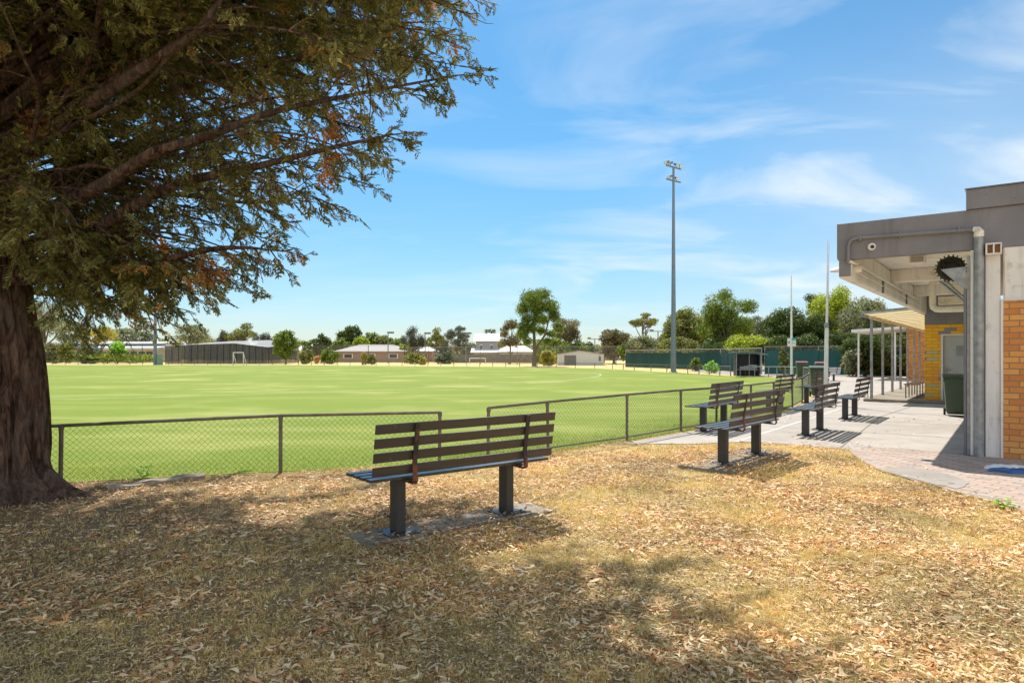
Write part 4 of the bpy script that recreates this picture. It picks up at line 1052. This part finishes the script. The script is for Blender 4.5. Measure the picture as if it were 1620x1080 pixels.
# pale benches by the far bend
pb = make_bench('park_bench')
for ch in pb.children:
    if ch.name.startswith(('seat_slat', 'back_slat')): ch.data.materials.clear(); ch.data.materials.append(M['metalwhite'])
for i, (px, py, rz, lab) in enumerate(((1190, 594.3, R(170), 'pale slatted bench behind the chain fence in front of the dugout'), (1309, 602.5, R(20), 'pale slatted bench beside the flagpole against the teal fence'))):
    o = pb if i == 0 else copy_tree(pb); o.location = (*G(px, py)[:2], .01); o.rotation_euler = (0, 0, rz); o.scale = (.8, .8, .8); tag(o, lab, 'bench', 'pale benches')

def frame(px, py): p = G(px, py); return (p.x, p.y, 0)
def house(px0, px1, pybase, yeave, ypeak, label, wall, roof, depth=9, hip=True, name='house', ridge=None, windows=3, over=.5, doors=()):
    a, c = G(px0, pybase), G(px1, pybase); Yd = a.y; W_ = c.x - a.x; ze = EYE + (HY - yeave) / F * Yd; zp = EYE + (HY - ypeak) / F * Yd
    t = empty(name, ((a.x + c.x) / 2, Yd, 0), 0, label, name.split('_')[-1]); w = W_ / 2
    MB().box(-w, w, 0, depth, 0, ze).build('wall', M[wall], t)
    rx = w + over; r0 = (-rx, -over, ze); r1 = (rx, -over, ze); r2 = (rx, depth + over, ze); r3 = (-rx, depth + over, ze); ry = depth / 2
    hx = (min(w * .55, ry) if hip else -.0); q0 = (-rx + hx, ry, zp); q1 = (rx - hx, ry, zp)
    m = MB(); m.v = [r0, r1, r2, r3, q0, q1] + [(x, y, z - .12) for x, y, z in (r0, r1, r2, r3)]
    m.f = [(0, 1, 5, 4), (2, 3, 4, 5), (1, 2, 5), (3, 0, 4), (6, 7, 1, 0), (7, 8, 2, 1), (8, 9, 3, 2), (9, 6, 0, 3), (9, 8, 7, 6)]
    m.v = [(x, y, z + .125) for x, y, z in m.v]; m.build('roof', M[roof], t)
    for k in range(windows):
        x = -w + W_ * (k + .5) / windows; f_ = MB().box(x - W_ * .07, x + W_ * .07, -.06, -.003, ze * .38, ze * .82).build('window', M['white'], t)
        MB().box(x - W_ * .055, x + W_ * .055, -.08, -.062, ze * .42, ze * .78).build('pane', M['glass'], f_)
    return t
house(533, 640, 573, 556.5, 545.5, 'low brown brick house with broad grey hipped tile roof beyond the oval', 'wallbrown', 'tile', 10)
house(640, 684, 572, 556, 549, 'small brick house with pale roof just right of the hipped roof house', 'wallbrown', 'roofwhite', 8, windows=2)
house(470, 488, 571, 554.5, 545, 'cream roofed house glimpsed between the round trees', 'white', 'roofwhite', 8, windows=1)
house(790, 842, 571.5, 557, 547.5, 'long low house with bright white roof behind the tall gum', 'wallgrey', 'roofwhite', 9, windows=3)
hw_ = house(753, 786, 571, 539.5, 528, 'two storey grey house with bright white gabled roof', 'wallgrey', 'roofwhite', 8, hip=False, windows=2)
MB().box(-2.6, 4.2, -3.0, 0, 0, EYE + .25).build('lower_storey', M['wallgrey'], hw_); m = MB(); m.extrude([(-3.2, -3.4, 1.78), (-3.2, 0, 2.6), (-3.2, 0, 2.75), (-3.2, -3.4, 1.92)], (8, 0, 0)); m.build('lower_roof', M['roofwhite'], hw_)
house(840, 990, 570, 558, 552, 'long pale roofed house glimpsed behind the white shed', 'wallgrey', 'tile', 9, windows=4)
# paling fence
pf = empty('paling_fence', (0, 0, 0), 0, 'long weathered grey paling fence in front of the houses', 'fence')
a, c = G(690, 573.2), G(880, 574.5); m = MB(); d_ = c - a; n_ = 110
for k in range(n_): 
    q = a + d_ * (k / n_); m.box(q.x, q.x + d_.x / n_ * .93, q.y, q.y + .03, 0, 1.45 + rnd.uniform(-.04, .04))
m.build('palings', M['paling'], pf); m = MB()
for z in (.3, 1.1): m.beam(a + Vector((0, .07, z)), c + Vector((0, .07, z)), .05, .08)
m.build('rails', M['paling'], pf)
# white shed
p = G(918, 577.8); t = empty('white_shed', (p.x, p.y, 0), R(-6), 'small white gabled shed with dark grey roller door beyond the oval', 'shed')
w = 36 * p.y / F; hz = EYE + (HY - 560.5) / F * p.y; pk = EYE + (HY - 555) / F * p.y
m = MB(); m.extrude([(-w, 0, 0), (w, 0, 0), (w, 0, hz), (-.1, 0, pk), (-w, 0, hz)], (0, 5, 0)); m.build('wall', M['metalwhite'], t)
for s in (-1, 1):
    m = MB(); m.extrude([(-.1, -.15, pk + .02), (s * (w + .18), -.15, hz - .015 + .02), (s * (w + .18), -.15, hz + .06), (-.1, -.15, pk + .09)], (0, 5.3, 0)); m.build('roof_panel', M['tile'], t)
MB().box(-w * .70, -w * .18, -.03, -.003, 0, hz * .92).build('roller_door', M['darkgrey'], t)
MB().box(w * .80, w * .90, -.03, -.003, hz * .4, hz * .85).build('window', M['darkgrey'], t)
for s in (-w - .03, w + .0): MB().box(s, s + .06, -.06, -.003, 0, hz).build('corner_trim', M['white'], t)
# school
a = G(70, 573); c = G(243, 573); Yd = a.y
sch = empty('school_building', ((a.x + c.x) / 2, Yd, 0), 0, 'long low white roofed school building left of the cricket nets', 'building'); w = (c.x - a.x) / 2
zt = lambda y: EYE + (HY - y) / F * Yd
MB().box(-w, w, 0, 10, 0, zt(552)).build('wall', simple('school_wall', (.48, .44, .33), .8, var=.1), sch)
m = MB(); m.extrude([(-w - 1, -1.2, zt(553)), (-w - 1, -1.2, zt(550)), (-w - 1, 4, zt(546.5)), (-w - 1, 4, zt(549))], (2*w + 2, 0, 0)); m.build('lower_roof', M['metalwhite'], sch)
MB().box(-w, w * .96, 4.05, 9, zt(552), zt(543)).build('clerestory', M['white'], sch)
m = MB(); m.extrude([(-w - .5, 3.7, zt(543) + .01), (-w - .5, 3.7, zt(541.8)), (-w - .5, 10, zt(538.5)), (-w - .5, 10, zt(540))], (2*w, 0, 0)); m.build('upper_roof', M['roofwhite'], sch)
for k in range(14):
    x = -w + 2*w*(k + .5) / 14; f_ = MB().box(x - .7, x + .7, -.06, -.003, zt(568), zt(555)).build('window', M['yellow' if k % 5 == 3 else 'white'], sch); MB().box(x - .6, x + .6, -.09, -.062, zt(567), zt(556)).build('pane', M['glass'], f_)
    MB().box(x - .8, x + .8, 4.0, 4.045, zt(547.5), zt(544.5)).build('clerestory_pane', M['glass'], sch)
# cricket nets
a, c = G(262, 575.5), G(425, 575.5); Yd = a.y; cn = empty('cricket_nets', ((a.x + c.x) / 2, Yd, 0), 0, 'large dark netted cricket practice cage beyond the oval', 'net cage'); w = (c.x - a.x) / 2; zt = lambda y: EYE + (HY - y) / F * Yd
m = MB(); top = [(-w, zt(547.5)), (-w * .5, zt(545)), (w * .35, zt(543)), (w, zt(549))]
for (x0, z0), (x1, z1) in zip(top[:-1], top[1:]):
    m.quad((x0, 0, 0), (x1, 0, 0), (x1, 0, z1), (x0, 0, z0)); m.quad((x0, 14, 0), (x1, 14, 0), (x1, 14, z1), (x0, 14, z0))
for k in range(6): x = -w + 2*w*k/5; z = float(np.interp(x, [q[0] for q in top], [q[1] for q in top])); m.quad((x, 0, 0), (x, 14, 0), (x, 14, z), (x, 0, z))
m.build('netting', M['net'], cn)
m = MB()
for (x0, z0), (x1, z1) in zip(top[:-1], top[1:]): m.quad((x0, 0, z0), (x1, 0, z1), (x1, 14, z1 + .8), (x0, 14, z0 + .8))
m.build('roof_net', mat_net('pale_roof_net', (.42, .43, .45), .55), cn)
for k in range(17):
    x = -w + 2*w*k/16; z = float(np.interp(x, [q[0] for q in top], [q[1] for q in top])); MB().tube([(x, -.03, 0), (x, -.03, z)], .045, 6).build('post', M['black'], cn)
m = MB(); m.tube([(x, -.03, z) for x, z in top], .04, 6); m.build('top_rail', M['galv'], cn)
# goal frames
def goal(px0, px1, py, yt, label):
    a, c = G(px0, py), G(px1, py); z = EYE + (HY - yt) / F * a.y; t = empty('goal_frame', ((a.x + c.x) / 2, a.y, 0), 0, label, 'goal'); w = (c.x - a.x) / 2
    for s in (-w, w): MB().tube([(s, 0, 0), (s, 0, z)], .06, 8).build('upright', M['white'], t)
    MB().tube([(-w, 0, z), (w, 0, z)], .06, 8).build('crossbar', M['white'], t)
    for s in (-w, w): MB().tube([(s, 0, z), (s, 1.1, 0)], .03, 6).build('back_stay', M['white'], t)
goal(369, 385, 577, 557.5, 'white football goal frame in front of the dark cricket nets')
goal(743, 768, 575.5, 566.5, 'low wide grey goal frame in front of the two storey house')
# court lights
def courtlight(px, py, yt, label, kind):
    p = G(px, py); z = EYE + (HY - yt) / F * p.y; t = empty('court_light', (p.x, p.y, 0), 0, label, 'light pole')
    MB().tube([(0, 0, 0), (0, 0, z)], [.11, .07], 8).build('pole', M['darkgrey'], t)
    if kind == 1: MB().box(-.1, .95, -.3, .3, z - .15, z + .15).build('lamp', M['darkgrey'], t)
    else:
        MB().box(-1.3, 1.3, -.05, .05, z - .05, z + .05).build('crossbar', M['darkgrey'], t)
        for s in (-1.2, .8): MB().box(s, s + .5, -.3, .2, z + .06, z + .28).build('lamp', M['galv'], t)
for px, py, yt, lab, k in ((614, 574, 526, 'thin dark light pole with single lamp in front of the hipped roof house', 1), (672.5, 574, 527, 'thin dark light pole behind the tall fence near the needle tree', 1),
    (737, 574, 527, 'thin dark light pole in front of the open domed tree', 1), (956, 574, 523, 'thin light pole with one lamp left of the fig', 1), (941, 574, 536, 'short light pole with crossbar above the shed', 2),
    (1021, 574, 517, 'court light with dark lamp head above the grey green shrub', 1), (1041, 576, 524, 'court light pole with crossbar just left of the tall floodlight pole', 2)): courtlight(px, py, yt, lab, k)

# ---------------------------------------------------------------- trees and shrubs
def bgtree(px, pyb, Y, ytop, hw, ybot, kind, col, label, name='tree', cat=None, group='trees beyond the oval'):
    X = (px - HX) / F * Y; s1 = Y / F; zt = EYE + (HY - ytop) * s1; zb = max(.1, EYE + (HY - ybot) * s1); rad = hw * s1 * 1.12
    t = empty(name, (X, Y, 0), 0, label, cat or ('shrub' if 'shrub' in name or 'bush' in name else 'tree'), group)
    if kind == 'shrub': zb = max(-.1, zb - .14 * (zt - zb))
    H = zt - zb; lr = np.random.default_rng(int(px * 7 + ytop)); cz = (zt + zb) / 2
    P = dict(gum=(20, .30, .55), dense=(64, .23, .45), fine=(26, .22, .45), shrub=(36, .27, .45), sparse=(11, .24, .5), dome=(30, .17, .4), palm=(9, .3, .4))[kind]
    nC, cr, sh = P; C = []
    for i in range(nC):
        for _ in range(30):
            q = lr.uniform(-1, 1, 3); d = np.linalg.norm(q)
            lim = 1. if kind != 'fine' else 1 - .55 * max(0, q[2])
            if kind in ('dense', 'shrub', 'dome') and q[2] < -.3: d *= .92
            if sh * (.4 if kind != 'gum' else 1) < d < lim: break
        C.append(q)
    C = np.array(C); rs = cr * lr.uniform(.7, 1.3, nC)
    Cw = np.stack([C[:, 0] * rad * (1 - cr * .8), C[:, 1] * rad * (1 - cr * .8), cz + C[:, 2] * H / 2 * (1 - cr * .8)], 1)
    Rw = np.stack([rs * rad, rs * rad, rs * min(rad, H / 2) * (.8 if kind in ('gum', 'sparse') else 1.)], 1) * (1.15 if kind in ('gum', 'sparse') else 1.15)
    pxarea = hw * 2 * (ybot - ytop) * .4
    ls = max(.075, Y / 657 * .95) * (1.25 if kind not in ('fine', 'dome') else .8)
    area = rad * 2 * H
    n = int(min(42000, max(900, area / (ls * ls * .42) * (4.2 if kind in ('dense', 'shrub') else 2.6 if kind in ('gum', 'sparse') else 2.4))))
    ci = lr.integers(0, nC, n); w = rs[ci] ** 2; keep = lr.uniform(0, 1, n) < w / w.max() + .25; ci = ci[keep]; n = len(ci)
    u = lr.normal(0, 1, (n, 3)); u /= np.linalg.norm(u, axis=1)[:, None]; rad_ = lr.uniform(.0, 1, n) ** .28 * (1 + .12 * lr.normal(0, 1, n))
    O_ = Cw[ci] + u * rad_[:, None] * Rw[ci]
    if kind == 'fine': O_[:, 2] += lr.normal(0, .05, n) * H
    nr = u + lr.normal(0, .45, (n, 3)); nr /= np.linalg.norm(nr, axis=1)[:, None]
    rv = lr.normal(0, 1, (n, 3)); a1 = np.cross(nr, rv); a1 /= np.linalg.norm(a1, axis=1)[:, None]; a2 = np.cross(nr, a1)
    sz_ = ls * lr.uniform(.5, 1.1, n)[:, None]; el = .45 if kind in ('gum', 'sparse', 'fine', 'dome') else .7
    V = np.stack([O_ - a1 * sz_, O_ - a2 * sz_ * el, O_ + a1 * sz_, O_ + a2 * sz_ * el], 1); V[:, :, 2] = np.maximum(V[:, :, 2], .02)
    Fc = (np.arange(n)[:, None, None] * 4 + np.array([[0, 1, 2], [0, 2, 3]])[None]).reshape(-1, 3)
    np_mesh('crown', V.reshape(-1, 3), Fc, FOL[col], t)
    tr = MB(); tw = max(.05, rad * .07) if kind not in ('shrub',) else .04
    zf = zb + H * .45; lean = lr.uniform(-.15, .15) * rad
    tr.tube([(0, 0, -.05), (lean * .4, 0, zb * .5 + .1), (lean, 0, zf)], [tw * 1.5, tw, tw * .6], 7)
    for i in range(min(nC, 14)):
        z0 = max(.3, zb * .55 + (zf - zb * .55) * lr.uniform(0, 1)); e = Vector(Cw[i]); s0 = Vector((lean * min(1, z0 / max(zf, .1)), 0, z0)); md = s0.lerp(e, .5) + Vector((0, 0, -.06 * H))
        tr.tube([s0, md, e], [tw * .5, tw * .33, tw * .12], 5, cap=False)
    tr.build('trunk', M['gumbark'], t)
    return t
TREES = [
 # far left
 (70, 577, 125, 468, 40, 540, 'gum', 'silver', 'tall pale gum rising just right of the cypress trunk'), (112, 577, 122, 503, 22, 550, 'gum', 'silver', 'thin gum between the tall pale gum and the golden gum'),
 (150, 577, 112, 511, 27, 547, 'gum', 'gold', 'golden brown gum behind the school roof'), (196, 577, 135, 518, 22, 548, 'gum', 'silver', 'pale gum behind the school, right of the golden gum'), (222, 577, 132, 520, 20, 550, 'gum', 'grey', 'grey gum behind the school left of the pale pole'),
 (268, 577, 135, 532, 20, 556, 'gum', 'olive', 'low olive gum just right of the pale pole'), (302, 577, 128, 507, 28, 552, 'gum', 'silver', 'broad pale gum behind the left end of the cricket nets'),
 (355, 577, 128, 513, 12, 556, 'fine', 'cas', 'narrow dark needle tree behind the cricket nets'), (383, 577, 128, 506, 25, 556, 'gum', 'olive', 'arching olive gum behind the middle of the cricket nets'), (417, 577, 125, 519, 17, 560, 'fine', 'cas', 'bushy dark needle tree between the arching gum and the rounded tree'),
 (452, 577, 100, 519, 19, 572, 'dense', 'mid', 'rounded yellow green tree at the right end of the cricket nets'),
 (84, 577, 105, 540, 15, 575, 'shrub', 'silver', 'pale olive shrub near the cypress trunk beyond the oval', 'shrub'), (105, 577, 102, 537, 13, 576, 'shrub', 'olive', 'tall olive shrub in front of the school', 'shrub'), (141, 577, 102, 542, 18, 576, 'shrub', 'grey', 'dark grey shrub in front of the school', 'shrub'), (186, 577, 104, 538, 12, 562, 'dense', 'bright', 'small bright green tree in front of the school'),
 (185, 577, 105, 556, 55, 572, 'shrub', 'mid', 'low green hedge along the school wall', 'shrub'),
 # centre
 (508, 577, 112, 525, 15, 573, 'dense', 'dark', 'dark round tree left of the hipped roof house'), (489, 577, 118, 536, 13, 572, 'dense', 'mid', 'small green tree behind the dark round tree'), (539, 577, 125, 533, 15, 572, 'dense', 'mid', 'green tree right of the dark round tree'),
 (553, 577, 135, 511, 19, 560, 'dense', 'dark', 'tall dark domed tree behind the hipped roof house'), (571, 577, 128, 530, 13, 560, 'dense', 'lime', 'lime tree behind the hipped roof'), (587, 577, 135, 520, 14, 560, 'dense', 'mid', 'mid green tree behind the hipped roof ridge'), (606, 577, 133, 527, 16, 560, 'dense', 'olive', 'olive tree behind the right end of the hipped roof'), (630, 577, 130, 534, 18, 562, 'dense', 'mid', 'low spreading tree right of the thin light pole'), (642, 577, 122, 542, 12, 562, 'dense', 'lime', 'small lime tree beside the pale roofed brick house'),
 (484, 577, 98, 552, 13, 573, 'shrub', 'olive', 'round olive shrub at the far oval edge', 'shrub'), (502, 577, 97, 561, 5, 573, 'shrub', 'orange', 'small orange brown bush beside the olive shrub', 'shrub'), (522, 577, 98, 550, 15, 573, 'shrub', 'mid', 'broad green shrub left of the brown brick house', 'shrub'),
 (577, 577, 92, 557, 7, 576, 'shrub', 'gold', 'small golden shrub in front of the brown brick house, left of a pair', 'shrub'), (588, 577, 92, 559, 7, 576, 'shrub', 'olive', 'small olive shrub, right of the pair before the brown house', 'shrub'), (668, 577, 90, 562, 6, 576, 'shrub', 'gold', 'small golden shrub in front of the tall wire fence', 'shrub'),
 (655, 577, 120, 510, 21, 558, 'fine', 'cas', 'large dark needle tree left of the domed tree'), (689, 577, 122, 516, 14, 556, 'gum', 'olive', 'slender gum between the needle tree and the domed tree'), (722, 577, 118, 513, 25, 556, 'dome', 'cas', 'open domed tree with visible branches left of the two storey house'), (775, 577, 165, 518, 12, 545, 'dome', 'grey', 'spiky domed tree behind the two storey roof'),
 (655, 577, 100, 556, 20, 574, 'shrub', 'olive', 'olive hedge behind the tall wire fence', 'shrub'), (703, 577, 100, 555, 17, 574, 'shrub', 'grey', 'grey green hedge in front of the paling fence', 'shrub'),
 (806, 577, 100, 501, 19, 556, 'gum', 'brown', 'brownish gum left of the tallest gum'), 
 (898, 577, 105, 492, 23, 550, 'gum', 'brown', 'broad brown tinged gum behind the white shed'), (872, 577, 100, 532, 30, 570, 'shrub', 'mid', 'wide green thicket between the tall gum and the shed', 'shrub'), (912, 577, 104, 538, 20, 560, 'shrub', 'mid', 'green thicket behind the shed roof', 'shrub'), (866, 577, 84, 552, 12, 577, 'shrub', 'gold', 'yellow flowering shrub left of the white shed', 'shrub'),
 (972, 577, 100, 517, 27, 568, 'dense', 'brown', 'dark spreading fig right of the white shed'), (1017, 577, 95, 489, 26, 520, 'sparse', 'olive', 'sparse umbrella gum above the grey green shrub'), (1016, 577, 80, 528, 28, 566, 'shrub', 'silver', 'large grey green shrub above the green shade cloth', 'shrub'), (990, 577, 82, 534, 12, 566, 'shrub', 'mid', 'green shrub at the left end of the tennis fence', 'shrub'),
 # right
 (1088, 577, 80, 484, 42, 560, 'dense', 'olive', 'broad olive tree behind the tall floodlight pole'), (1156, 577, 70, 441, 37, 558, 'gum', 'mid', 'tallest leafy green tree behind the dugout'), (1140, 577, 72, 487, 34, 560, 'dense', 'mid', 'lower green mass below the tallest leafy tree'), (1207, 577, 85, 486, 20, 556, 'gum', 'grey', 'grey green gum behind the bright green bush'),
 (1184, 577, 60, 528, 34, 556, 'shrub', 'lime', 'bright lime bush above the tennis fence', 'shrub'), (1247, 577, 62, 484, 42, 572, 'dense', 'dark', 'dark rounded tree behind the sign pole'), (1322, 577, 72, 452, 46, 555, 'dense', 'lime', 'large lime green tree behind the flagpole'), (1290, 577, 78, 456, 22, 540, 'gum', 'dark', 'dark gum top left of the lime tree'), (1297, 577, 60, 494, 28, 570, 'dense', 'dark', 'dark tree below the lime tree crown'),
 (1368, 577, 62, 467, 36, 556, 'dense', 'silver', 'pale olive tree above the verandah end'), (1368, 577, 44.6, 526, 33, 592, 'dense', 'dark', 'dark overgrown tree over the teal fence near the verandah'), (1425, 577, 48, 500, 40, 590, 'dense', 'dark', 'dark tree seen through the verandah posts'), (1395, 577, 78, 478, 30, 560, 'dense', 'grey', 'grey green tree behind the verandah roof'),
 (1240, 577, 45.6, 544, 7, 595, 'dense', 'olive', 'narrow ivy column hanging over the tennis fence', 'ivy'), (1348, 577, 43.5, 548, 15, 592, 'shrub', 'silver', 'flowering shrub spilling over the teal fence', 'shrub'),
 (1125, 577, 52, 571, 11, 594, 'shrub', 'bright', 'small bright green bush in front of the green shade cloth', 'shrub'), (1100, 577, 58, 563, 9, 589, 'shrub', 'mid', 'dark green bush beside the tall floodlight pole', 'shrub'),
]
FILL = [(468, 534, 'gum', 'grey'), (498, 541, 'dense', 'olive'), (524, 537, 'dense', 'mid'), (617, 538, 'gum', 'olive'), (672, 534, 'gum', 'grey'), (704, 533, 'fine', 'cas'), (742, 541, 'dense', 'grey'), (793, 536, 'gum', 'olive'), (824, 541, 'dense', 'olive'), (858, 540, 'dense', 'mid'), (928, 540, 'dense', 'dark'), (945, 548, 'dense', 'olive'), (1000, 542, 'dense', 'dark'), (1036, 534, 'gum', 'grey'), (1058, 521, 'dense', 'olive'), (1062, 543, 'dense', 'mid'), (1110, 505, 'gum', 'mid'), (1125, 530, 'dense', 'olive'), (1180, 505, 'dense', 'grey'), (1200, 532, 'dense', 'dark'), (1222, 497, 'gum', 'olive'), (1285, 507, 'dense', 'mid'), (240, 540, 'gum', 'silver'), (330, 530, 'gum', 'olive'), (432, 532, 'gum', 'grey')]
for k, (px, yt, kd, cc) in enumerate(FILL):
    Yd = (150 if px < 1050 else 88) + (k * 7) % 17
    bgtree(px, 577, Yd, yt, (13 if px < 1050 else 19) + (k * 5) % 7, 572 if px < 1050 else 560, kd, cc, '', 'tree_in_belt', 'tree')
FILL_LABELS = ['pale gum behind the left side of the round olive shrub', 'low olive tree peeping between the two dark round trees', 'green tree peeping left of the hipped roof', 'thin olive gum just right of the thin pole above the hipped roof', 'grey gum peeping right of the large needle tree', 'wispy needle tree just left of the open domed tree', 'low grey tree left of the two storey house', 'olive gum just right of the two storey roof', 'olive tree peeping left of the tallest gum trunk', 'green tree seen through the fork of the tallest gum', 'dark low tree above the right end of the white shed', 'low olive tree between the white shed and the fig', 'dark low tree behind the sparse umbrella gum', 'grey gum just right of the sparse umbrella gum', 'olive tree behind the tall floodlight pole on its left', 'green tree low behind the tall floodlight pole', 'leafy gum between the broad olive tree and the tallest leafy tree', 'olive tree low behind the left end of the dugout roof', 'grey tree just right of the tallest leafy tree', 'dark tree low behind the bright lime bush', 'olive gum just left of the dark rounded tree', 'green tree between the sign pole and flagpole', 'pale gum behind the pole near the cricket nets', 'olive gum above the left third of the cricket nets', 'grey gum behind the yellow green rounded tree']
for o_, lab in zip([x_ for x_ in sc.objects if x_.name.startswith('tree_in_belt') and x_.parent is None], FILL_LABELS): o_['label'] = lab; o_.name = 'background_tree'
TREES += [(1075, 577, 76, 532, 34, 570, 'shrub', 'olive', 'low olive thicket behind the teal fence left of the tall pole', 'shrub'), (1135, 577, 67, 533, 36, 572, 'shrub', 'dark', 'dark thicket behind the teal fence left of the lime bush', 'shrub'),
 (1225, 577, 60, 528, 36, 572, 'shrub', 'dark', 'dark thicket behind the teal fence at the sign pole', 'shrub'), (1285, 577, 58, 524, 36, 572, 'shrub', 'dark', 'dark thicket behind the teal fence between the two poles', 'shrub'), (1335, 577, 57, 520, 34, 572, 'shrub', 'dark', 'dark thicket behind the teal fence right of the flagpole', 'shrub'), (1405, 577, 46, 528, 40, 592, 'shrub', 'dark', 'dark thicket right against the fence behind the verandah posts', 'shrub'), (1030, 577, 84, 540, 24, 569, 'shrub', 'mid', 'green thicket behind the left part of the teal fence', 'shrub')]
for T in TREES:
    px, pyb, Y, yt, hw, yb, kind, col, lab = T[:9]
    nm = T[9] if len(T) > 9 else {'gum': 'gum_tree', 'sparse': 'gum_tree', 'fine': 'needle_tree', 'dome': 'domed_tree'}.get(kind, 'leafy_tree')
    bgtree(px, pyb, Y, yt, hw, yb, kind, col, lab, nm, cat={'ivy': 'plant', 'shrub': 'shrub'}.get(nm, 'tree'))
# the tallest gum: several separate leaf masses on a forked trunk
def big_gum():
    Y = 81.; s1 = Y / F; X = (845 - HX) / F * Y; t = empty('gum_tree', (X, Y, 0), 0, 'tallest gum with forked trunk and heavy separate leaf clumps', 'tree', 'trees beyond the oval')
    cl_ = [(838, 470, 15, 13), (858, 466, 14, 11), (870, 485, 14, 12), (828, 488, 12, 12), (850, 488, 15, 12), (876, 500, 10, 11), (884, 518, 9, 9), (833, 505, 10, 8), (829, 520, 12, 13), (826, 530, 10, 9), (862, 505, 8, 8), (845, 475, 14, 14), (872, 528, 8, 6), (856, 522, 10, 8), (840, 518, 10, 8), (866, 540, 8, 6), (834, 541, 8, 6), (850, 505, 12, 9)]
    Vs = []; lr = np.random.default_rng(4)
    for (px, py, rx, ry) in cl_:
        rx *= 1.02; ry *= 1.0; n = int(rx * ry * 11); u = lr.normal(0, 1, (n, 3)); u /= np.linalg.norm(u, axis=1)[:, None]; rd = lr.uniform(0, 1, n)[:, None] ** .5 * (1 + .22 * lr.normal(0, 1, (n, 1)))
        c_ = np.array([(px - 845) * s1, lr.uniform(-1.5, 1.5), EYE + (HY - py) * s1]); O_ = c_ + u * rd * np.array([rx * s1, rx * s1, ry * s1])
        nr = u + lr.normal(0, .7, (n, 3)); a1 = np.cross(nr, lr.normal(0, 1, (n, 3))); a1 /= np.linalg.norm(a1, axis=1)[:, None]; a2 = np.cross(nr, a1); a2 /= np.linalg.norm(a2, axis=1)[:, None]
        sz_ = .13 * lr.uniform(.5, 1.2, n)[:, None]; Vs.append(np.stack([O_ - a1 * sz_, O_ - a2 * sz_ * .5, O_ + a1 * sz_, O_ + a2 * sz_ * .5], 1))
    V = np.concatenate(Vs); n = len(V); Fc = (np.arange(n)[:, None, None] * 4 + np.array([[0, 1, 2], [0, 2, 3]])[None]).reshape(-1, 3)
    np_mesh('crown', V.reshape(-1, 3), Fc, FOL['mid'], t)
    q = lambda px, py: ((px - 845) * s1, 0, EYE + (HY - py) * s1)
    tr = MB(); tr.tube([(0, 0, -.05), q(845.5, 555), q(845, 520), q(846, 490)], [.34, .22, .17, .10], 8); tr.tube([q(846, 560), q(852, 545), q(862, 530), q(870, 500)], [.18, .15, .12, .05], 7)
    for a_, b_ in (((845, 530), (830, 505)), ((845, 515), (838, 480)), ((845, 505), (858, 475)), ((862, 530), (882, 518)), ((845, 540), (829, 525)), ((846, 500), (850, 470)), ((866, 515), (872, 485))): tr.tube([q(*a_), q((a_[0] + b_[0]) / 2, (a_[1] + b_[1]) / 2 + 2), q(*b_)], [.10, .07, .03], 5)
    tr.build('trunk', M['gumbark'], t)
big_gum()
# a far band of trees closing the horizon
lr = np.random.default_rng(99); Vs = []
for k in range(520):
    px = lr.uniform(-250, 1750); Y = lr.uniform(170, 240); rx = lr.uniform(3, 6.5); hz_ = lr.uniform(1.6, 4.6); n = 130
    u = lr.normal(0, 1, (n, 3)); u /= np.linalg.norm(u, axis=1)[:, None]; u[:, 2] = np.abs(u[:, 2]); O_ = np.array([(px - HX) / F * Y, Y, 0]) + u * np.array([rx, rx, hz_])
    a1 = lr.normal(0, 1, (n, 3)); a1 /= np.linalg.norm(a1, axis=1)[:, None]; a2 = np.cross(a1, lr.normal(0, 1, (n, 3))); a2 /= np.linalg.norm(a2, axis=1)[:, None]
    Vs.append(np.stack([O_ - a1 * .5, O_ - a2 * .35, O_ + a1 * .5, O_ + a2 * .35], 1))
V = np.concatenate(Vs); V[:, :, 2] = np.maximum(V[:, :, 2], 0); n = len(V)
tag(np_mesh('distant_woodland', V.reshape(-1, 3), (np.arange(n)[:, None, None] * 4 + np.array([[0, 1, 2], [0, 2, 3]])[None]).reshape(-1, 3), FOL['olive']), 'distant low band of trees closing the horizon', 'woodland', kind='stuff')
